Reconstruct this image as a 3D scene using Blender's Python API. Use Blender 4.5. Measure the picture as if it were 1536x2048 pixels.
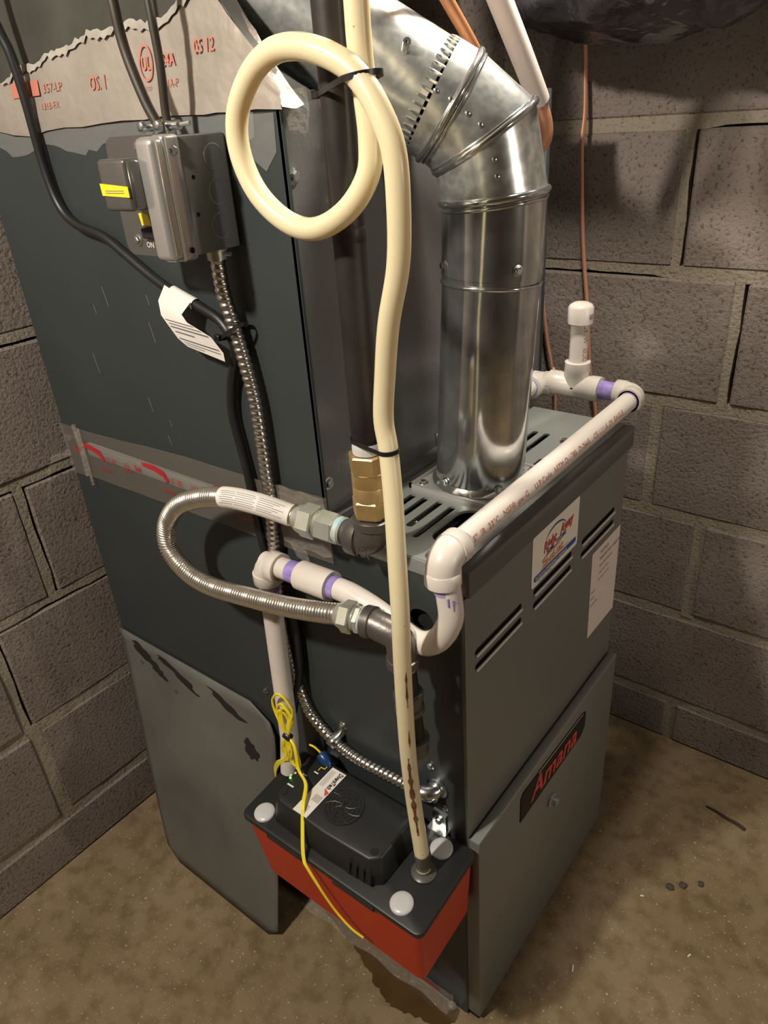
import bpy, bmesh, math, random
from mathutils import Vector as V, Matrix
random.seed(7)
S = bpy.context.scene
for o in list(bpy.data.objects): bpy.data.objects.remove(o)
COL = S.collection

# ------------------------------------------------------------------ camera
cd = bpy.data.cameras.new('camera'); cam = bpy.data.objects.new('camera', cd); COL.objects.link(cam)
cd.sensor_fit = 'HORIZONTAL'; cd.sensor_width = 36.0; cd.lens = 1468.956/1536*36.0
cd.clip_start = 0.02; cd.clip_end = 50
cam.matrix_world = Matrix(((0.79078144, -0.24756646, 0.55979957, 0.37358941),
                           (0.60855494, 0.41625219, -0.67557013, -0.55795942),
                           (-0.06576929, 0.87489712, 0.4798223, 1.31397015),
                           (0, 0, 0, 1)))
S.camera = cam
# ------------------------------------------------------------------ world, lamps, exposure
w = bpy.data.worlds.new('world'); S.world = w; w.use_nodes = True
w.node_tree.nodes['Background'].inputs[0].default_value = (0.9, 0.8, 0.65, 1)
w.node_tree.nodes['Background'].inputs[1].default_value = 0.004
S.view_settings.view_transform = 'Standard'; S.view_settings.look = 'None'
S.view_settings.exposure = 0.0; S.view_settings.gamma = 1.0; S.view_settings.use_curve_mapping = False
def lamp(name, loc, watts, color, size):
    d = bpy.data.lights.new(name, 'POINT'); d.energy = watts; d.color = color; d.shadow_soft_size = size
    o = bpy.data.objects.new(name, d); COL.objects.link(o); o.location = loc; return o
lamp('ceiling_bulb', (-0.33, -1.02, 1.97), 92, (1.0, 0.92, 0.80), 0.045)
lamp('joist_bulb', (-0.02, 0.30, 1.64), 23, (1.0, 0.92, 0.79), 0.035)
lamp('door_fill_light', (2.4, 0.10, 1.38), 38, (1.0, 0.92, 0.80), 0.04)  # added unseen light on the room side, brightens the furnace doors and stickers

# ------------------------------------------------------------------ materials
MATS = {}
def mat(name, col, rough=0.5, metal=0.0, var=None, bump=None, spec=0.5, **kw):
    """var=(scale, dark colour, low, high); bump=(scale, strength, distance)"""
    m = bpy.data.materials.new(name); m.use_nodes = True; MATS[name] = m
    nt = m.node_tree; b = nt.nodes['Principled BSDF']
    b.inputs['Base Color'].default_value = (*col, 1); b.inputs['Roughness'].default_value = rough
    b.inputs['Metallic'].default_value = metal
    b.inputs['Specular IOR Level'].default_value = spec
    for k, v in kw.items(): b.inputs[k].default_value = v
    tc = None
    if var or bump:
        tc = nt.nodes.new('ShaderNodeTexCoord')
    if var:
        n = nt.nodes.new('ShaderNodeTexNoise'); n.inputs['Scale'].default_value = var[0]; n.inputs['Detail'].default_value = 6
        r = nt.nodes.new('ShaderNodeValToRGB')
        r.color_ramp.elements[0].position = var[2]; r.color_ramp.elements[1].position = var[3]
        r.color_ramp.elements[0].color = (*var[1], 1); r.color_ramp.elements[1].color = (*col, 1)
        nt.links.new(tc.outputs['Object'], n.inputs['Vector']); nt.links.new(n.outputs[0], r.inputs[0])
        nt.links.new(r.outputs[0], b.inputs['Base Color'])
    if bump:
        n = nt.nodes.new('ShaderNodeTexNoise'); n.inputs['Scale'].default_value = bump[0]; n.inputs['Detail'].default_value = 3
        bp = nt.nodes.new('ShaderNodeBump'); bp.inputs['Strength'].default_value = bump[1]; bp.inputs['Distance'].default_value = bump[2]
        nt.links.new(tc.outputs['Object'], n.inputs['Vector']); nt.links.new(n.outputs[0], bp.inputs['Height'])
        nt.links.new(bp.outputs[0], b.inputs['Normal'])
    return m
def block_mat(name, c1, c2, c3):
    m = mat(name, c1, 0.95, spec=0.15); nt = m.node_tree; b = nt.nodes['Principled BSDF']
    N = nt.nodes.new; K = nt.links.new
    g = N('ShaderNodeNewGeometry')
    n1 = N('ShaderNodeTexNoise'); n1.inputs['Scale'].default_value = 7; n1.inputs['Detail'].default_value = 4
    n2 = N('ShaderNodeTexNoise'); n2.inputs['Scale'].default_value = 165; n2.inputs['Detail'].default_value = 6; n2.inputs['Roughness'].default_value = 0.62
    for n in (n1, n2): K(g.outputs['Position'], n.inputs['Vector'])
    r1 = N('ShaderNodeValToRGB'); r1.color_ramp.elements[0].position = .35; r1.color_ramp.elements[1].position = .65
    r1.color_ramp.elements[0].color = (*c1, 1); r1.color_ramp.elements[1].color = (*c2, 1); K(n1.outputs[0], r1.inputs[0])
    r2 = N('ShaderNodeValToRGB'); r2.color_ramp.elements[0].position = .33; r2.color_ramp.elements[1].position = .46
    r2.color_ramp.elements[0].color = (*c3, 1); r2.color_ramp.elements[1].color = (1, 1, 1, 1); K(n2.outputs[0], r2.inputs[0])
    mx = N('ShaderNodeMix'); mx.data_type = 'RGBA'; mx.blend_type = 'MULTIPLY'; mx.inputs[0].default_value = 1
    K(r1.outputs[0], mx.inputs[6]); K(r2.outputs[0], mx.inputs[7]); K(mx.outputs[2], b.inputs['Base Color'])
    bp = N('ShaderNodeBump'); bp.inputs['Strength'].default_value = .9; bp.inputs['Distance'].default_value = .005
    K(n2.outputs[0], bp.inputs['Height']); K(bp.outputs[0], b.inputs['Normal'])
    return m
def floor_mat():
    m = mat('concrete_floor', (.25, .18, .1), 0.75, spec=.3); nt = m.node_tree; b = nt.nodes['Principled BSDF']
    N = nt.nodes.new; K = nt.links.new
    g = N('ShaderNodeNewGeometry')
    def noise(s, d=5):
        n = N('ShaderNodeTexNoise'); n.inputs['Scale'].default_value = s; n.inputs['Detail'].default_value = d
        K(g.outputs['Position'], n.inputs['Vector']); return n
    def ramp(n, a, b_, ca, cb):
        r = N('ShaderNodeValToRGB'); r.color_ramp.elements[0].position = a; r.color_ramp.elements[1].position = b_
        r.color_ramp.elements[0].color = (*ca, 1); r.color_ramp.elements[1].color = (*cb, 1); K(n.outputs[0], r.inputs[0]); return r
    r1 = ramp(noise(4), .3, .7, (.20, .143, .074), (.30, .222, .135))
    r2 = ramp(noise(28), .35, .55, (.72, .68, .62), (1, 1, 1))
    r3 = ramp(noise(190, 2), .66, .72, (0, 0, 0), (1, 1, 1))
    mx = N('ShaderNodeMix'); mx.data_type = 'RGBA'; mx.blend_type = 'MULTIPLY'; mx.inputs[0].default_value = 1
    K(r1.outputs[0], mx.inputs[6]); K(r2.outputs[0], mx.inputs[7])
    mx2 = N('ShaderNodeMix'); mx2.data_type = 'RGBA'; K(r3.outputs[0], mx2.inputs[0])
    K(mx.outputs[2], mx2.inputs[6]); mx2.inputs[7].default_value = (.5, .43, .32, 1)
    K(mx2.outputs[2], b.inputs['Base Color'])
    bp = N('ShaderNodeBump'); bp.inputs['Strength'].default_value = .35; bp.inputs['Distance'].default_value = .003
    n4 = noise(60); K(n4.outputs[0], bp.inputs['Height']); K(bp.outputs[0], b.inputs['Normal'])
    return m
def film_mat(name, col, alpha, rough=0.15, bump=None):
    m = mat(name, col, rough, bump=bump); b = m.node_tree.nodes['Principled BSDF']
    b.inputs['Alpha'].default_value = alpha; return m

M_block = block_mat('concrete_block', (.25, .205, .178), (.31, .262, .232), (.45, .42, .40))
M_mortar = block_mat('mortar', (.33, .285, .22), (.40, .35, .28), (.6, .57, .52))
M_back = mat('wall_core', (.02, .017, .013), 1.0)
M_floor = floor_mat()
M_ceil = mat('ceiling_board', (.045, .033, .022), .9, var=(6, (.025, .018, .012), .3, .7))
M_far = mat('dark_wall', (.06, .05, .04), .9)
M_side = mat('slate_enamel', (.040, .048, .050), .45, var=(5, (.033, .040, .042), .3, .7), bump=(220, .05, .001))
M_gal_dark = mat('aged_galvanised', (.10, .098, .085), .5, .4, var=(9, (.045, .044, .036), .3, .75))
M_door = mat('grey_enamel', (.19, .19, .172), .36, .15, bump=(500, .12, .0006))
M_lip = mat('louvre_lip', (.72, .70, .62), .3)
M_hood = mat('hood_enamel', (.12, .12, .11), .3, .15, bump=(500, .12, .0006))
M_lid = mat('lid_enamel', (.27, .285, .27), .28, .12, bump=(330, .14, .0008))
M_blackgloss = mat('glossy_black_enamel', (.012, .013, .013), .13, bump=(260, .22, .0012), spec=.6)
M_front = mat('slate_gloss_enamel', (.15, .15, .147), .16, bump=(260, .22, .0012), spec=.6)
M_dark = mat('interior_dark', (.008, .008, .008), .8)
M_galv = mat('galvanised_steel', (.72, .73, .72), .13, .92, var=(35, (.5, .52, .52), .35, .65), bump=(60, .02, .001))
M_galv2 = mat('spangled_galvanised', (.78, .79, .77), .26, .8, var=(90, (.52, .55, .54), .4, .6))
M_steel = mat('bright_steel', (.72, .72, .70), .22, 1.0)
M_zinc = mat('zinc_plate', (.62, .64, .60), .32, .6, var=(40, (.55, .55, .42), .35, .6))
M_screw = mat('screw_steel', (.62, .65, .66), .25, 1.0)
M_plate = mat('flue_plate', (.62, .6, .57), .4, .6)
M_brass = mat('brass', (.66, .48, .22), .42, .75, var=(60, (.55, .38, .15), .3, .7))
M_iron = mat('black_iron', (.045, .038, .035), .45, .4, var=(18, (.022, .019, .018), .3, .7), bump=(200, .1, .001))
M_cast = mat('malleable_iron', (.15, .135, .125), .38, .6, bump=(160, .25, .0015))
M_thread = mat('thread_tape', (.62, .62, .62), .6)
M_flex = mat('stainless_corrugated', (.76, .71, .63), .26, .9)
M_conduit = mat('armoured_steel', (.6, .57, .53), .28, 1.0)
M_pvc = mat('pvc', (.76, .70, .64), .32, var=(9, (.69, .62, .56), .3, .7))
M_primer = mat('purple_primer', (.27, .20, .55), .4, var=(60, (.42, .33, .68), .35, .6))
M_red = mat('red_print', (.62, .07, .06), .6)
M_pink = mat('faded_red_print', (.50, .17, .12), .6)
M_blackprint = mat('black_print', (.02, .02, .02), .6)
M_greyprint = mat('grey_print', (.18, .17, .2), .7)
M_white = mat('white_paper', (.80, .76, .70), .7)
M_sticker = mat('sticker_vinyl', (.92, .87, .76), .35)
M_pinkpaper = mat('label_paper', (.80, .70, .64), .7)
M_blue = mat('blue_print', (.04, .08, .36), .5)
M_navy = mat('navy_print', (.02, .045, .2), .5)
M_orange = mat('orange_print', (.75, .25, .08), .5)
M_hose = mat('vinyl_hose', (.78, .69, .46), .3, bump=(12, .08, .002), **{'Subsurface Weight': .55, 'Subsurface Scale': .012, 'Subsurface Radius': (1, .8, .4)})
M_residue = mat('brown_residue', (.10, .03, .012), .5, var=(200, (.25, .12, .04), .35, .6))
M_smear = film_mat('thin_mastic', (.42, .42, .40), .28, .8, bump=(60, .6, .004))
M_tie = mat('black_nylon', (.012, .011, .012), .35)
M_cord = mat('black_rubber', (.013, .013, .014), .42)
M_cable = mat('brown_cable', (.045, .034, .024), .5, var=(25, (.026, .02, .014), .35, .65))
M_yellow = mat('yellow_wire', (.90, .74, .03), .35)
M_yel2 = mat('yellow_label', (.85, .70, .02), .5)
M_wirenut = mat('blue_wire_nut', (.01, .05, .16), .3)
M_pumpred = mat('red_plastic', (.50, .028, .004), .38)
M_pumpblk = mat('black_plastic', (.018, .019, .02), .42, bump=(300, .08, .0006))
M_cap = mat('milky_cap', (.62, .62, .63), .3, **{'Subsurface Weight': .2, 'Subsurface Scale': .005})
M_led = mat('green_led', (.1, .9, .1), .3, **{'Emission Color': (.2, 1, .1, 1), 'Emission Strength': 3.0})
M_sheet = mat('dull_sheet_metal', (.175, .17, .15), .62, .1, var=(7, (.12, .12, .108), .3, .7))
M_grime = mat('black_grime', (.012, .011, .009), .85)
M_foil = mat('foil_tape', (.46, .41, .36), .42, .35, var=(9, (.34, .30, .255), .3, .7), bump=(26, .5, .007))
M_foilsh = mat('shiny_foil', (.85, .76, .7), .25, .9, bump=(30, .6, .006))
M_mastic = mat('grey_mastic', (.36, .335, .295), .85, var=(40, (.25, .235, .2), .3, .6), bump=(60, .6, .004))
M_film = film_mat('clear_tape', (.36, .30, .25), .26, .22, bump=(25, .25, .003))
M_wrink = film_mat('wrinkled_clear_tape', (.62, .56, .48), .20, .08, bump=(70, 1.0, .008))
M_filmred = film_mat('tape_red_print', (.55, .02, .03), .8, .4)
M_plastic = mat('black_poly_film', (.04, .036, .042), .2, bump=(26, .5, .012), spec=1.0)
M_copper = mat('copper', (.72, .35, .22), .38, .5)
M_copper2 = mat('dull_copper', (.42, .18, .08), .5, .6)
M_insul = mat('white_insulation', (.55, .48, .44), .6)
M_wet = mat('wet_concrete', (.10, .062, .022), .12, var=(20, (.07, .04, .016), .3, .7))
M_twig = mat('dark_twig', (.05, .032, .028), .8)
M_pebble = mat('grey_pebble', (.07, .06, .05), .8)

# ------------------------------------------------------------------ scene helpers
WORLD = {}
def link(o, parent=None, wloc=(0, 0, 0)):
    COL.objects.link(o); wloc = V(wloc); WORLD[o.name] = wloc
    if parent is not None:
        o.parent = parent; o.location = wloc - WORLD[parent.name]
    else: o.location = wloc
    return o
def tag(o, label=None, cat=None, group=None, kind=None):
    if label: o['label'] = label
    if cat: o['category'] = cat
    if group: o['group'] = group
    if kind: o['kind'] = kind
    return o
def thing(name, label, cat, loc=(0, 0, 0), group=None):
    return tag(link(bpy.data.objects.new(name, None), None, loc), label, cat, group)
def finish(name, me, m, parent=None, angle=35, wloc=None):
    me.name = name
    if m is not None and not me.materials: me.materials.append(m)
    me.polygons.foreach_set('use_smooth', [True]*len(me.polygons))
    try: me.set_sharp_from_angle(angle=math.radians(angle))
    except Exception: pass
    me.update()
    return link(bpy.data.objects.new(name, me), parent, wloc or (0, 0, 0))

class MB:
    def __init__(s): s.v = []; s.f = []
    def add(s, vs, fs):
        n = len(s.v); s.v += [tuple(x) for x in vs]; s.f += [[i+n for i in f] for f in fs]; return s
    def box(s, x0, x1, y0, y1, z0, z1):
        vs = [(x, y, z) for x in (x0, x1) for y in (y0, y1) for z in (z0, z1)]
        return s.add(vs, [(0,1,3,2),(4,6,7,5),(0,4,5,1),(2,3,7,6),(0,2,6,4),(1,5,7,3)])
    def hull8(s, lo, hi):   # two quads (ccw from above)
        return s.add(list(lo)+list(hi), [(3,2,1,0),(4,5,6,7),(0,1,5,4),(1,2,6,5),(2,3,7,6),(3,0,4,7)])
    def rings(s, rs, closed=True, caps=True):
        n = len(rs[0]); b = len(s.v)
        for r in rs: s.v += [tuple(p) for p in r]
        for k in range(len(rs)-1):
            for i in range(n if closed else n-1):
                j = (i+1) % n
                s.f.append([b+k*n+i, b+k*n+j, b+(k+1)*n+j, b+(k+1)*n+i])
        if caps and closed:
            s.f.append([b+i for i in reversed(range(n))]); s.f.append([b+(len(rs)-1)*n+i for i in range(n)])
        return s
    def tube(s, pts, r, n=12, caps=True, rf=None, up=None):
        """r: radius or list; rf(i, theta, arclength)->radius"""
        pts = [V(p) for p in pts]; rs = []; T = []
        for i in range(len(pts)):
            a = pts[max(i-1, 0)]; c = pts[min(i+1, len(pts)-1)]; T.append((c-a).normalized())
        u = V(up) if up else (V((0, 0, 1)) if abs(T[0].z) < .9 else V((1, 0, 0)))
        u = (u - T[0]*u.dot(T[0])).normalized(); L = 0
        for i, p in enumerate(pts):
            if i: L += (p-pts[i-1]).length
            u = (u - T[i]*u.dot(T[i])).normalized(); w_ = T[i].cross(u); ring = []
            for k in range(n):
                th = 2*math.pi*k/n
                rr = rf(i, th, L) if rf else (r[i] if isinstance(r, (list, tuple)) else r)
                ring.append(p + (u*math.cos(th) + w_*math.sin(th))*rr)
            rs.append(ring)
        return s.rings(rs, True, caps)
    def lathe(s, base, axis, prof, n=24, caps=True):
        """prof: list of (distance along axis, radius)"""
        base = V(base); a = V(axis).normalized(); u = V((0, 0, 1)) if abs(a.z) < .9 else V((1, 0, 0))
        u = (u - a*u.dot(a)).normalized(); w_ = a.cross(u)
        return s.rings([[base + a*t + (u*math.cos(2*math.pi*k/n) + w_*math.sin(2*math.pi*k/n))*r for k in range(n)] for t, r in prof], True, caps)
    def prism(s, poly, fn, d0, d1):
        """poly 2d list, fn(a,b,d)->xyz"""
        n = len(poly)
        return s.add([fn(a, b, d0) for a, b in poly]+[fn(a, b, d1) for a, b in poly],
                     [list(reversed(range(n))), list(range(n, 2*n))]+[[i, (i+1) % n, n+(i+1) % n, n+i] for i in range(n)])
    def mesh(s):
        me = bpy.data.meshes.new('m'); me.from_pydata(s.v, [], s.f)
        bm = bmesh.new(); bm.from_mesh(me); bmesh.ops.recalc_face_normals(bm, faces=bm.faces); bm.to_mesh(me); bm.free()
        return me
    def build(s, name, m, parent=None, angle=35): return finish(name, s.mesh(), m, parent, angle)

def bevel_mesh(me, w_, seg=2):
    bm = bmesh.new(); bm.from_mesh(me)
    bmesh.ops.recalc_face_normals(bm, faces=bm.faces)
    ed = [e for e in bm.edges if len(e.link_faces) == 2 and e.calc_face_angle(0) > .5]
    bmesh.ops.bevel(bm, geom=ed, offset=w_, segments=seg, profile=.5, affect='EDGES', clamp_overlap=True)
    bm.to_mesh(me); bm.free(); return me
def bbox(name, x0, x1, y0, y1, z0, z1, m, parent=None, bv=.003, seg=2):
    return finish(name, bevel_mesh(MB().box(x0, x1, y0, y1, z0, z1).mesh(), bv, seg), m, parent, 40)
def cat(pts, k=8):
    """Catmull-Rom through the points"""
    P = [V(p) for p in pts]; P = [P[0]*2-P[1]]+P+[P[-1]*2-P[-2]]; out = []
    for i in range(1, len(P)-2):
        for j in range(k):
            t = j/k; a, b, c, d = P[i-1], P[i], P[i+1], P[i+2]
            out.append(.5*((2*b)+(c-a)*t+(2*a-5*b+4*c-d)*t*t+(3*b-a-3*c+d)*t**3))
    out.append(P[-2]); return out
def resample(pts, step):
    out = [pts[0]]; acc = 0
    for a, b in zip(pts, pts[1:]):
        L = (b-a).length; d = step-acc
        while d <= L:
            out.append(a+(b-a)*(d/L)); d += step
        acc = (acc+L) % step
    return out
def arc(center, a, b, r, n=8):
    """quarter bend: starts at center+a*r ... ends center+b*r (a,b orthogonal unit)"""
    c = V(center); a = V(a); b = V(b)
    return [c + a*(r*math.cos(t*math.pi/2/n)) + b*(r*math.sin(t*math.pi/2/n)) for t in range(n+1)]
def rrect(cx, cy, w_, h, r, n=5):
    out = []
    for sx, sy, a0 in ((1, 1, 0), (-1, 1, 90), (-1, -1, 180), (1, -1, 270)):
        for k in range(n+1):
            a = math.radians(a0+90*k/n); out.append((cx+sx*(w_/2-r)+r*math.cos(a), cy+sy*(h/2-r)+r*math.sin(a)))
    return out
def circle2(cx, cy, r, n=20, ry=None): return [(cx+r*math.cos(2*math.pi*k/n), cy+(ry or r)*math.sin(2*math.pi*k/n)) for k in range(n)]
def holed_plate(outer, holes, fn, d0, d1):
    """flat plate with holes; fn(a,b,d)->xyz; outer/holes are 2d loops"""
    bm = bmesh.new(); loops = []
    for lp in [outer]+holes:
        vs = [bm.verts.new((a, b, 0)) for a, b in lp]; loops.append(len(lp))
        for i in range(len(vs)): bm.edges.new((vs[i], vs[(i+1) % len(vs)]))
    bmesh.ops.triangle_fill(bm, use_beauty=True, use_dissolve=False, edges=bm.edges[:], normal=(0, 0, 1))
    for f in bm.faces:
        if f.normal.z < 0: f.normal_flip()
    r = bmesh.ops.extrude_face_region(bm, geom=bm.faces[:])
    for e in r['geom']:
        if isinstance(e, bmesh.types.BMVert): e.co.z = 1
    for v in bm.verts: v.co = V(fn(v.co.x, v.co.y, d0 if v.co.z < .5 else d1))
    bmesh.ops.recalc_face_normals(bm, faces=bm.faces)
    me = bpy.data.meshes.new('m'); bm.to_mesh(me); bm.free(); return me
def text(s, size, fn, name='lettering', m=None, parent=None, sx=1.0, align='LEFT', bold=0.0, shear=0.0):
    """lettering mapped by fn(u, v)->xyz, v=0 at the baseline"""
    c = bpy.data.curves.new('t', 'FONT'); c.body = s; c.size = size; c.align_x = align; c.offset = bold; c.shear = shear
    c.resolution_u = 2
    o = bpy.data.objects.new('t', c); COL.objects.link(o)
    bpy.context.view_layer.update()
    me = bpy.data.meshes.new_from_object(o); bpy.data.objects.remove(o); bpy.data.curves.remove(c)
    for v in me.vertices: v.co = V(fn(v.co.x*sx, v.co.y))
    me.materials.clear()
    return finish(name, me, m, parent)
def strips(name, rects, fn, m, parent, nu=1):
    """thin printed bars: rects of (u0,u1,v0,v1)"""
    b = MB()
    for u0, u1, v0, v1 in rects:
        for k in range(nu):
            a = u0+(u1-u0)*k/nu; c = u0+(u1-u0)*(k+1)/nu
            b.add([fn(a, v0), fn(c, v0), fn(c, v1), fn(a, v1)], [(0, 1, 2, 3)])
    return b.build(name, m, parent)
def strip_curve(name, pts, w_, fn, m, parent, n=1):
    """flat printed stroke following 2d points"""
    b = MB(); P = [V((p[0], p[1])) for p in pts]; vs = []
    for i, p in enumerate(P):
        t = (P[min(i+1, len(P)-1)]-P[max(i-1, 0)]).normalized(); nn = V((-t.y, t.x))
        ww = w_[i] if isinstance(w_, list) else w_
        vs += [fn(*(p+nn*ww/2)), fn(*(p-nn*ww/2))]
    b.add(vs, [(2*i, 2*i+1, 2*i+3, 2*i+2) for i in range(len(P)-1)])
    return b.build(name, m, parent)
# shared hex screw mesh (axis +z, base at 0)
def _screw(r=.0042, h=.003):
    b = MB(); b.lathe((0, 0, 0), (0, 0, 1), [(0, r*1.45), (.0008, r*1.45), (.0012, r*1.05)], 16)
    b.lathe((0, 0, .0008), (0, 0, 1), [(0, r), (h, r), (h+.0006, r*.75)], 6)
    me = b.mesh(); me.materials.append(M_screw); return me
SCREW = _screw(); SCREW.name = 'screw'
SCREW_D = SCREW.copy(); SCREW_D.materials.clear(); SCREW_D.materials.append(M_cast)
def screw(parent, loc, nrm, s=1.0, me=None, name='screw'):
    o = link(bpy.data.objects.new(name, me or SCREW), parent, loc)
    o.rotation_euler = V((0, 0, 1)).rotation_difference(V(nrm)).to_euler(); o.scale = (s, s, s); return o

# ------------------------------------------------------------------ setting
fl = MB().box(-.85, 3.2, -3.0, .83, -.06, 0).build('floor', M_floor); tag(fl, 'stained brown concrete basement floor', 'floor', kind='structure')
ce = MB().box(-.85, 3.2, -3.0, .83, 2.3, 2.36).build('ceiling', M_ceil); tag(ce, 'dark boarded basement ceiling', 'ceiling', kind='structure')
XB, YR = -.806, .768            # block faces of the back and right walls
JZ = [-.115+.23*k for k in range(12)]
def wob(t, s): return .5*math.sin(t*37+s)+.35*math.sin(t*91+s*2.3)+.25*math.sin(t*173+s*1.7)
def block_wall(name, label, axis, face, lo, hi, joints, cracks):
    """axis 'x': wall normal x, runs along y ; axis 'y': wall normal y, runs along x.
       joints: per-course offset of the vertical joints; face toward the room"""
    sgn = 1 if axis == 'x' else -1
    P = (lambda a, d, z: (face - d, a, z)) if axis == 'x' else (lambda a, d, z: (a, face + d, z))   # d = depth into the wall
    a0, a1 = lo, hi
    q = [P(a0, .02, 0), P(a1, .06, 2.3)]
    b = MB().box(min(q[0][0], q[1][0]), max(q[0][0], q[1][0]), min(q[0][1], q[1][1]), max(q[0][1], q[1][1]), 0, 2.3)
    wall = b.build(name, M_back); tag(wall, label, 'wall', kind='structure')
    full = {}; mort = MB(); rnd = random.Random(3)
    G = .0195
    for ci in range(len(JZ)-1):
        z0, z1 = JZ[ci]+G/2, JZ[ci+1]-G/2
        z0c, z1c = max(z0, .001), min(z1, 2.299)
        if z1c-z0c < .02: continue
        off = joints[ci % len(joints)]
        k0 = math.floor((a0-off)/.46)-1
        x = off+.46*k0
        while x < a1:
            s0, s1 = max(x+G/2, a0), min(x+.46-G/2, a1)
            if s1-s0 > .02:
                key = (round(s1-s0, 4), round(z1c-z0c, 4))
                if key not in full:
                    me = bevel_mesh(MB().box(0, key[0], 0, .03, 0, key[1]).mesh() if axis == 'y' else MB().box(-.03, 0, 0, key[0], 0, key[1]).mesh(), .004, 1)
                    me.materials.append(M_block); me.name = 'concrete_block'; full[key] = me
                d = rnd.uniform(-.0015, .0015)
                p = P(s0, d, z0c); link(bpy.data.objects.new('concrete_block', full[key]), wall, p)
            # vertical mortar strip at the left end of this block
            if a0 < x < a1:
                n = 8; rgn = cracks.get((ci, 1)); cr = rgn and rgn[0] <= x <= rgn[1]
                ring = []
                for i in range(n+1):
                    z = z0c-G/2+(z1c-z0c+G)*i/n
                    l = x-G/2-.001; r = x+G/2+.001
                    if cr: r = x+G/2-.0046+.0020*wob(z, ci)
                    ring.append((l, r, z))
                strip_pts(mort, ring, P, True)
            x += .46
        # bed joint under this course
        zc = JZ[ci]
        if zc > .03:
            n = int((a1-a0)/.03); ring = []
            cr = cracks.get((ci, 0))
            for i in range(n+1):
                a = a0+(a1-a0)*i/n
                lo_ = zc-G/2-.001; hi_ = zc+G/2+.001
                if cr and cr[0] <= a <= cr[1]: lo_ = zc-G/2+.0046+.0022*wob(a, ci*1.7)
                ring.append((lo_, hi_, a))
            strip_pts(mort, ring, P, False)
    mo = mort.build('mortar_joint', M_mortar, wall)
    return wall
def strip_pts(mb, ring, P, vertical):
    vs = []
    for i, (l, r, t) in enumerate(ring):
        d = .0025+.0012*wob(t, 5)
        for a, dd in ((l, .019), (l, d), (r, d), (r, .019)):
            vs.append(P(a, dd, t) if vertical else P(t, dd, a))
    n = len(ring); fs = []
    for i in range(n-1):
        for k in range(3): fs.append((4*i+k, 4*i+k+1, 4*i+4+k+1, 4*i+4+k))
    mb.add(vs, fs)
# courses: index 0 = [-.115,.115] ... 3=[.575,.805] 4=[.805,1.035] 5=[1.035,1.265] 6=[1.265,1.495]
block_wall('wall_right', 'concrete block wall with cracked mortar right of the furnace', 'y', YR, -.80, 3.2,
           [.068, -.16, .068, -.042, .072, -.038, .10, -.13, .07, -.13], {(5, 0): (-.9, -.05), (6, 0): (-.015, 3.0), (5, 1): (-.06, -.02), (4, 1): (.0, .1)})
block_wall('wall_back', 'concrete block wall behind the furnace at the left', 'x', XB, -3.0, YR,
           [.05, -.2, -.207, -.084, .146, -.314, .146, -.084, .146], {(3, 0): (-3, .1), (4, 0): (-3, .1), (5, 0): (-3, .1), (3, 1): (-.1, 0), (2, 1): (-9, 9)})
wl = MB().box(3.2, 3.26, -3.0, .83, 0, 2.3).build('wall_front', M_far); tag(wl, 'plain wall on the far side of the basement', 'wall', kind='structure')
wl = MB().box(-.85, 3.2, -3.06, -3.0, 0, 2.3).build('wall_left', M_far); tag(wl, 'plain wall behind the photographer', 'wall', kind='structure')

# ------------------------------------------------------------------ furnace
W = .472; H = .87; XBK = -.765
fu = thing('furnace', 'slate grey upright gas furnace standing in the block corner', 'furnace', (-.37, .236, 0))
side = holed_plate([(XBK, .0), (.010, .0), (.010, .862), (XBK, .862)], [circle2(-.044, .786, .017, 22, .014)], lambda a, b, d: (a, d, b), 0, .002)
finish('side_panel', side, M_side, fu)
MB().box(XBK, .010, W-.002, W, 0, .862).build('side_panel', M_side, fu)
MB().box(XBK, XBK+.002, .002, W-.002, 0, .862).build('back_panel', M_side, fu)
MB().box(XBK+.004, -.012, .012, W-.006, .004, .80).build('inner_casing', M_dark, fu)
# burner compartment pieces seen through the lid openings
ic = MB(); ic.box(-.075, -.03, .03, .20, .80, .838); ic.box(-.165, -.10, .05, .40, .80, .845); bevel = ic.mesh(); bevel_mesh(bevel, .004)
finish('burner_box', bevel, M_galv, fu)
# lid with vent slots, gas opening and rolled flange
def slot(x, y0, y1, w_=.0095): return rrect(x, (y0+y1)/2, w_, y1-y0, w_*.49, 4)
holes = [slot(-.074, .033, .121), slot(-.095, .050, .124), slot(-.117, .068, .124), slot(-.136, .085, .123),
         slot(-.077, .285, .384), slot(-.096, .30, .384), slot(-.115, .30, .384), slot(-.043, .262, .30, .008),
         rrect(-.041, .082, .040, .086, .0195, 6)]
lid = holed_plate([(-.70, -.002), (.006, -.002), (.006, W+.002), (-.70, W+.002)], holes, lambda a, b, d: (a, b, d), .869, .8725)
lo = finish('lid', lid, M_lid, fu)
bbox('lid_flange', -.70, .006, -.0035, .0005, .852, .8715, M_lid, fu, .0015)
bbox('lid_flange', -.70, .006, W-.0005, W+.0035, .852, .8715, M_lid, fu, .0015)
lf = MB().box(.0035, .0065, 0, W, .846, .8715); lf.build('lid_flange', M_lid, fu)
for (x, y) in ((-.033, .010), (-.043, .368)): screw(fu, (x, y, .8725), (0, 0, 1), 1.15, SCREW_D)
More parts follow.
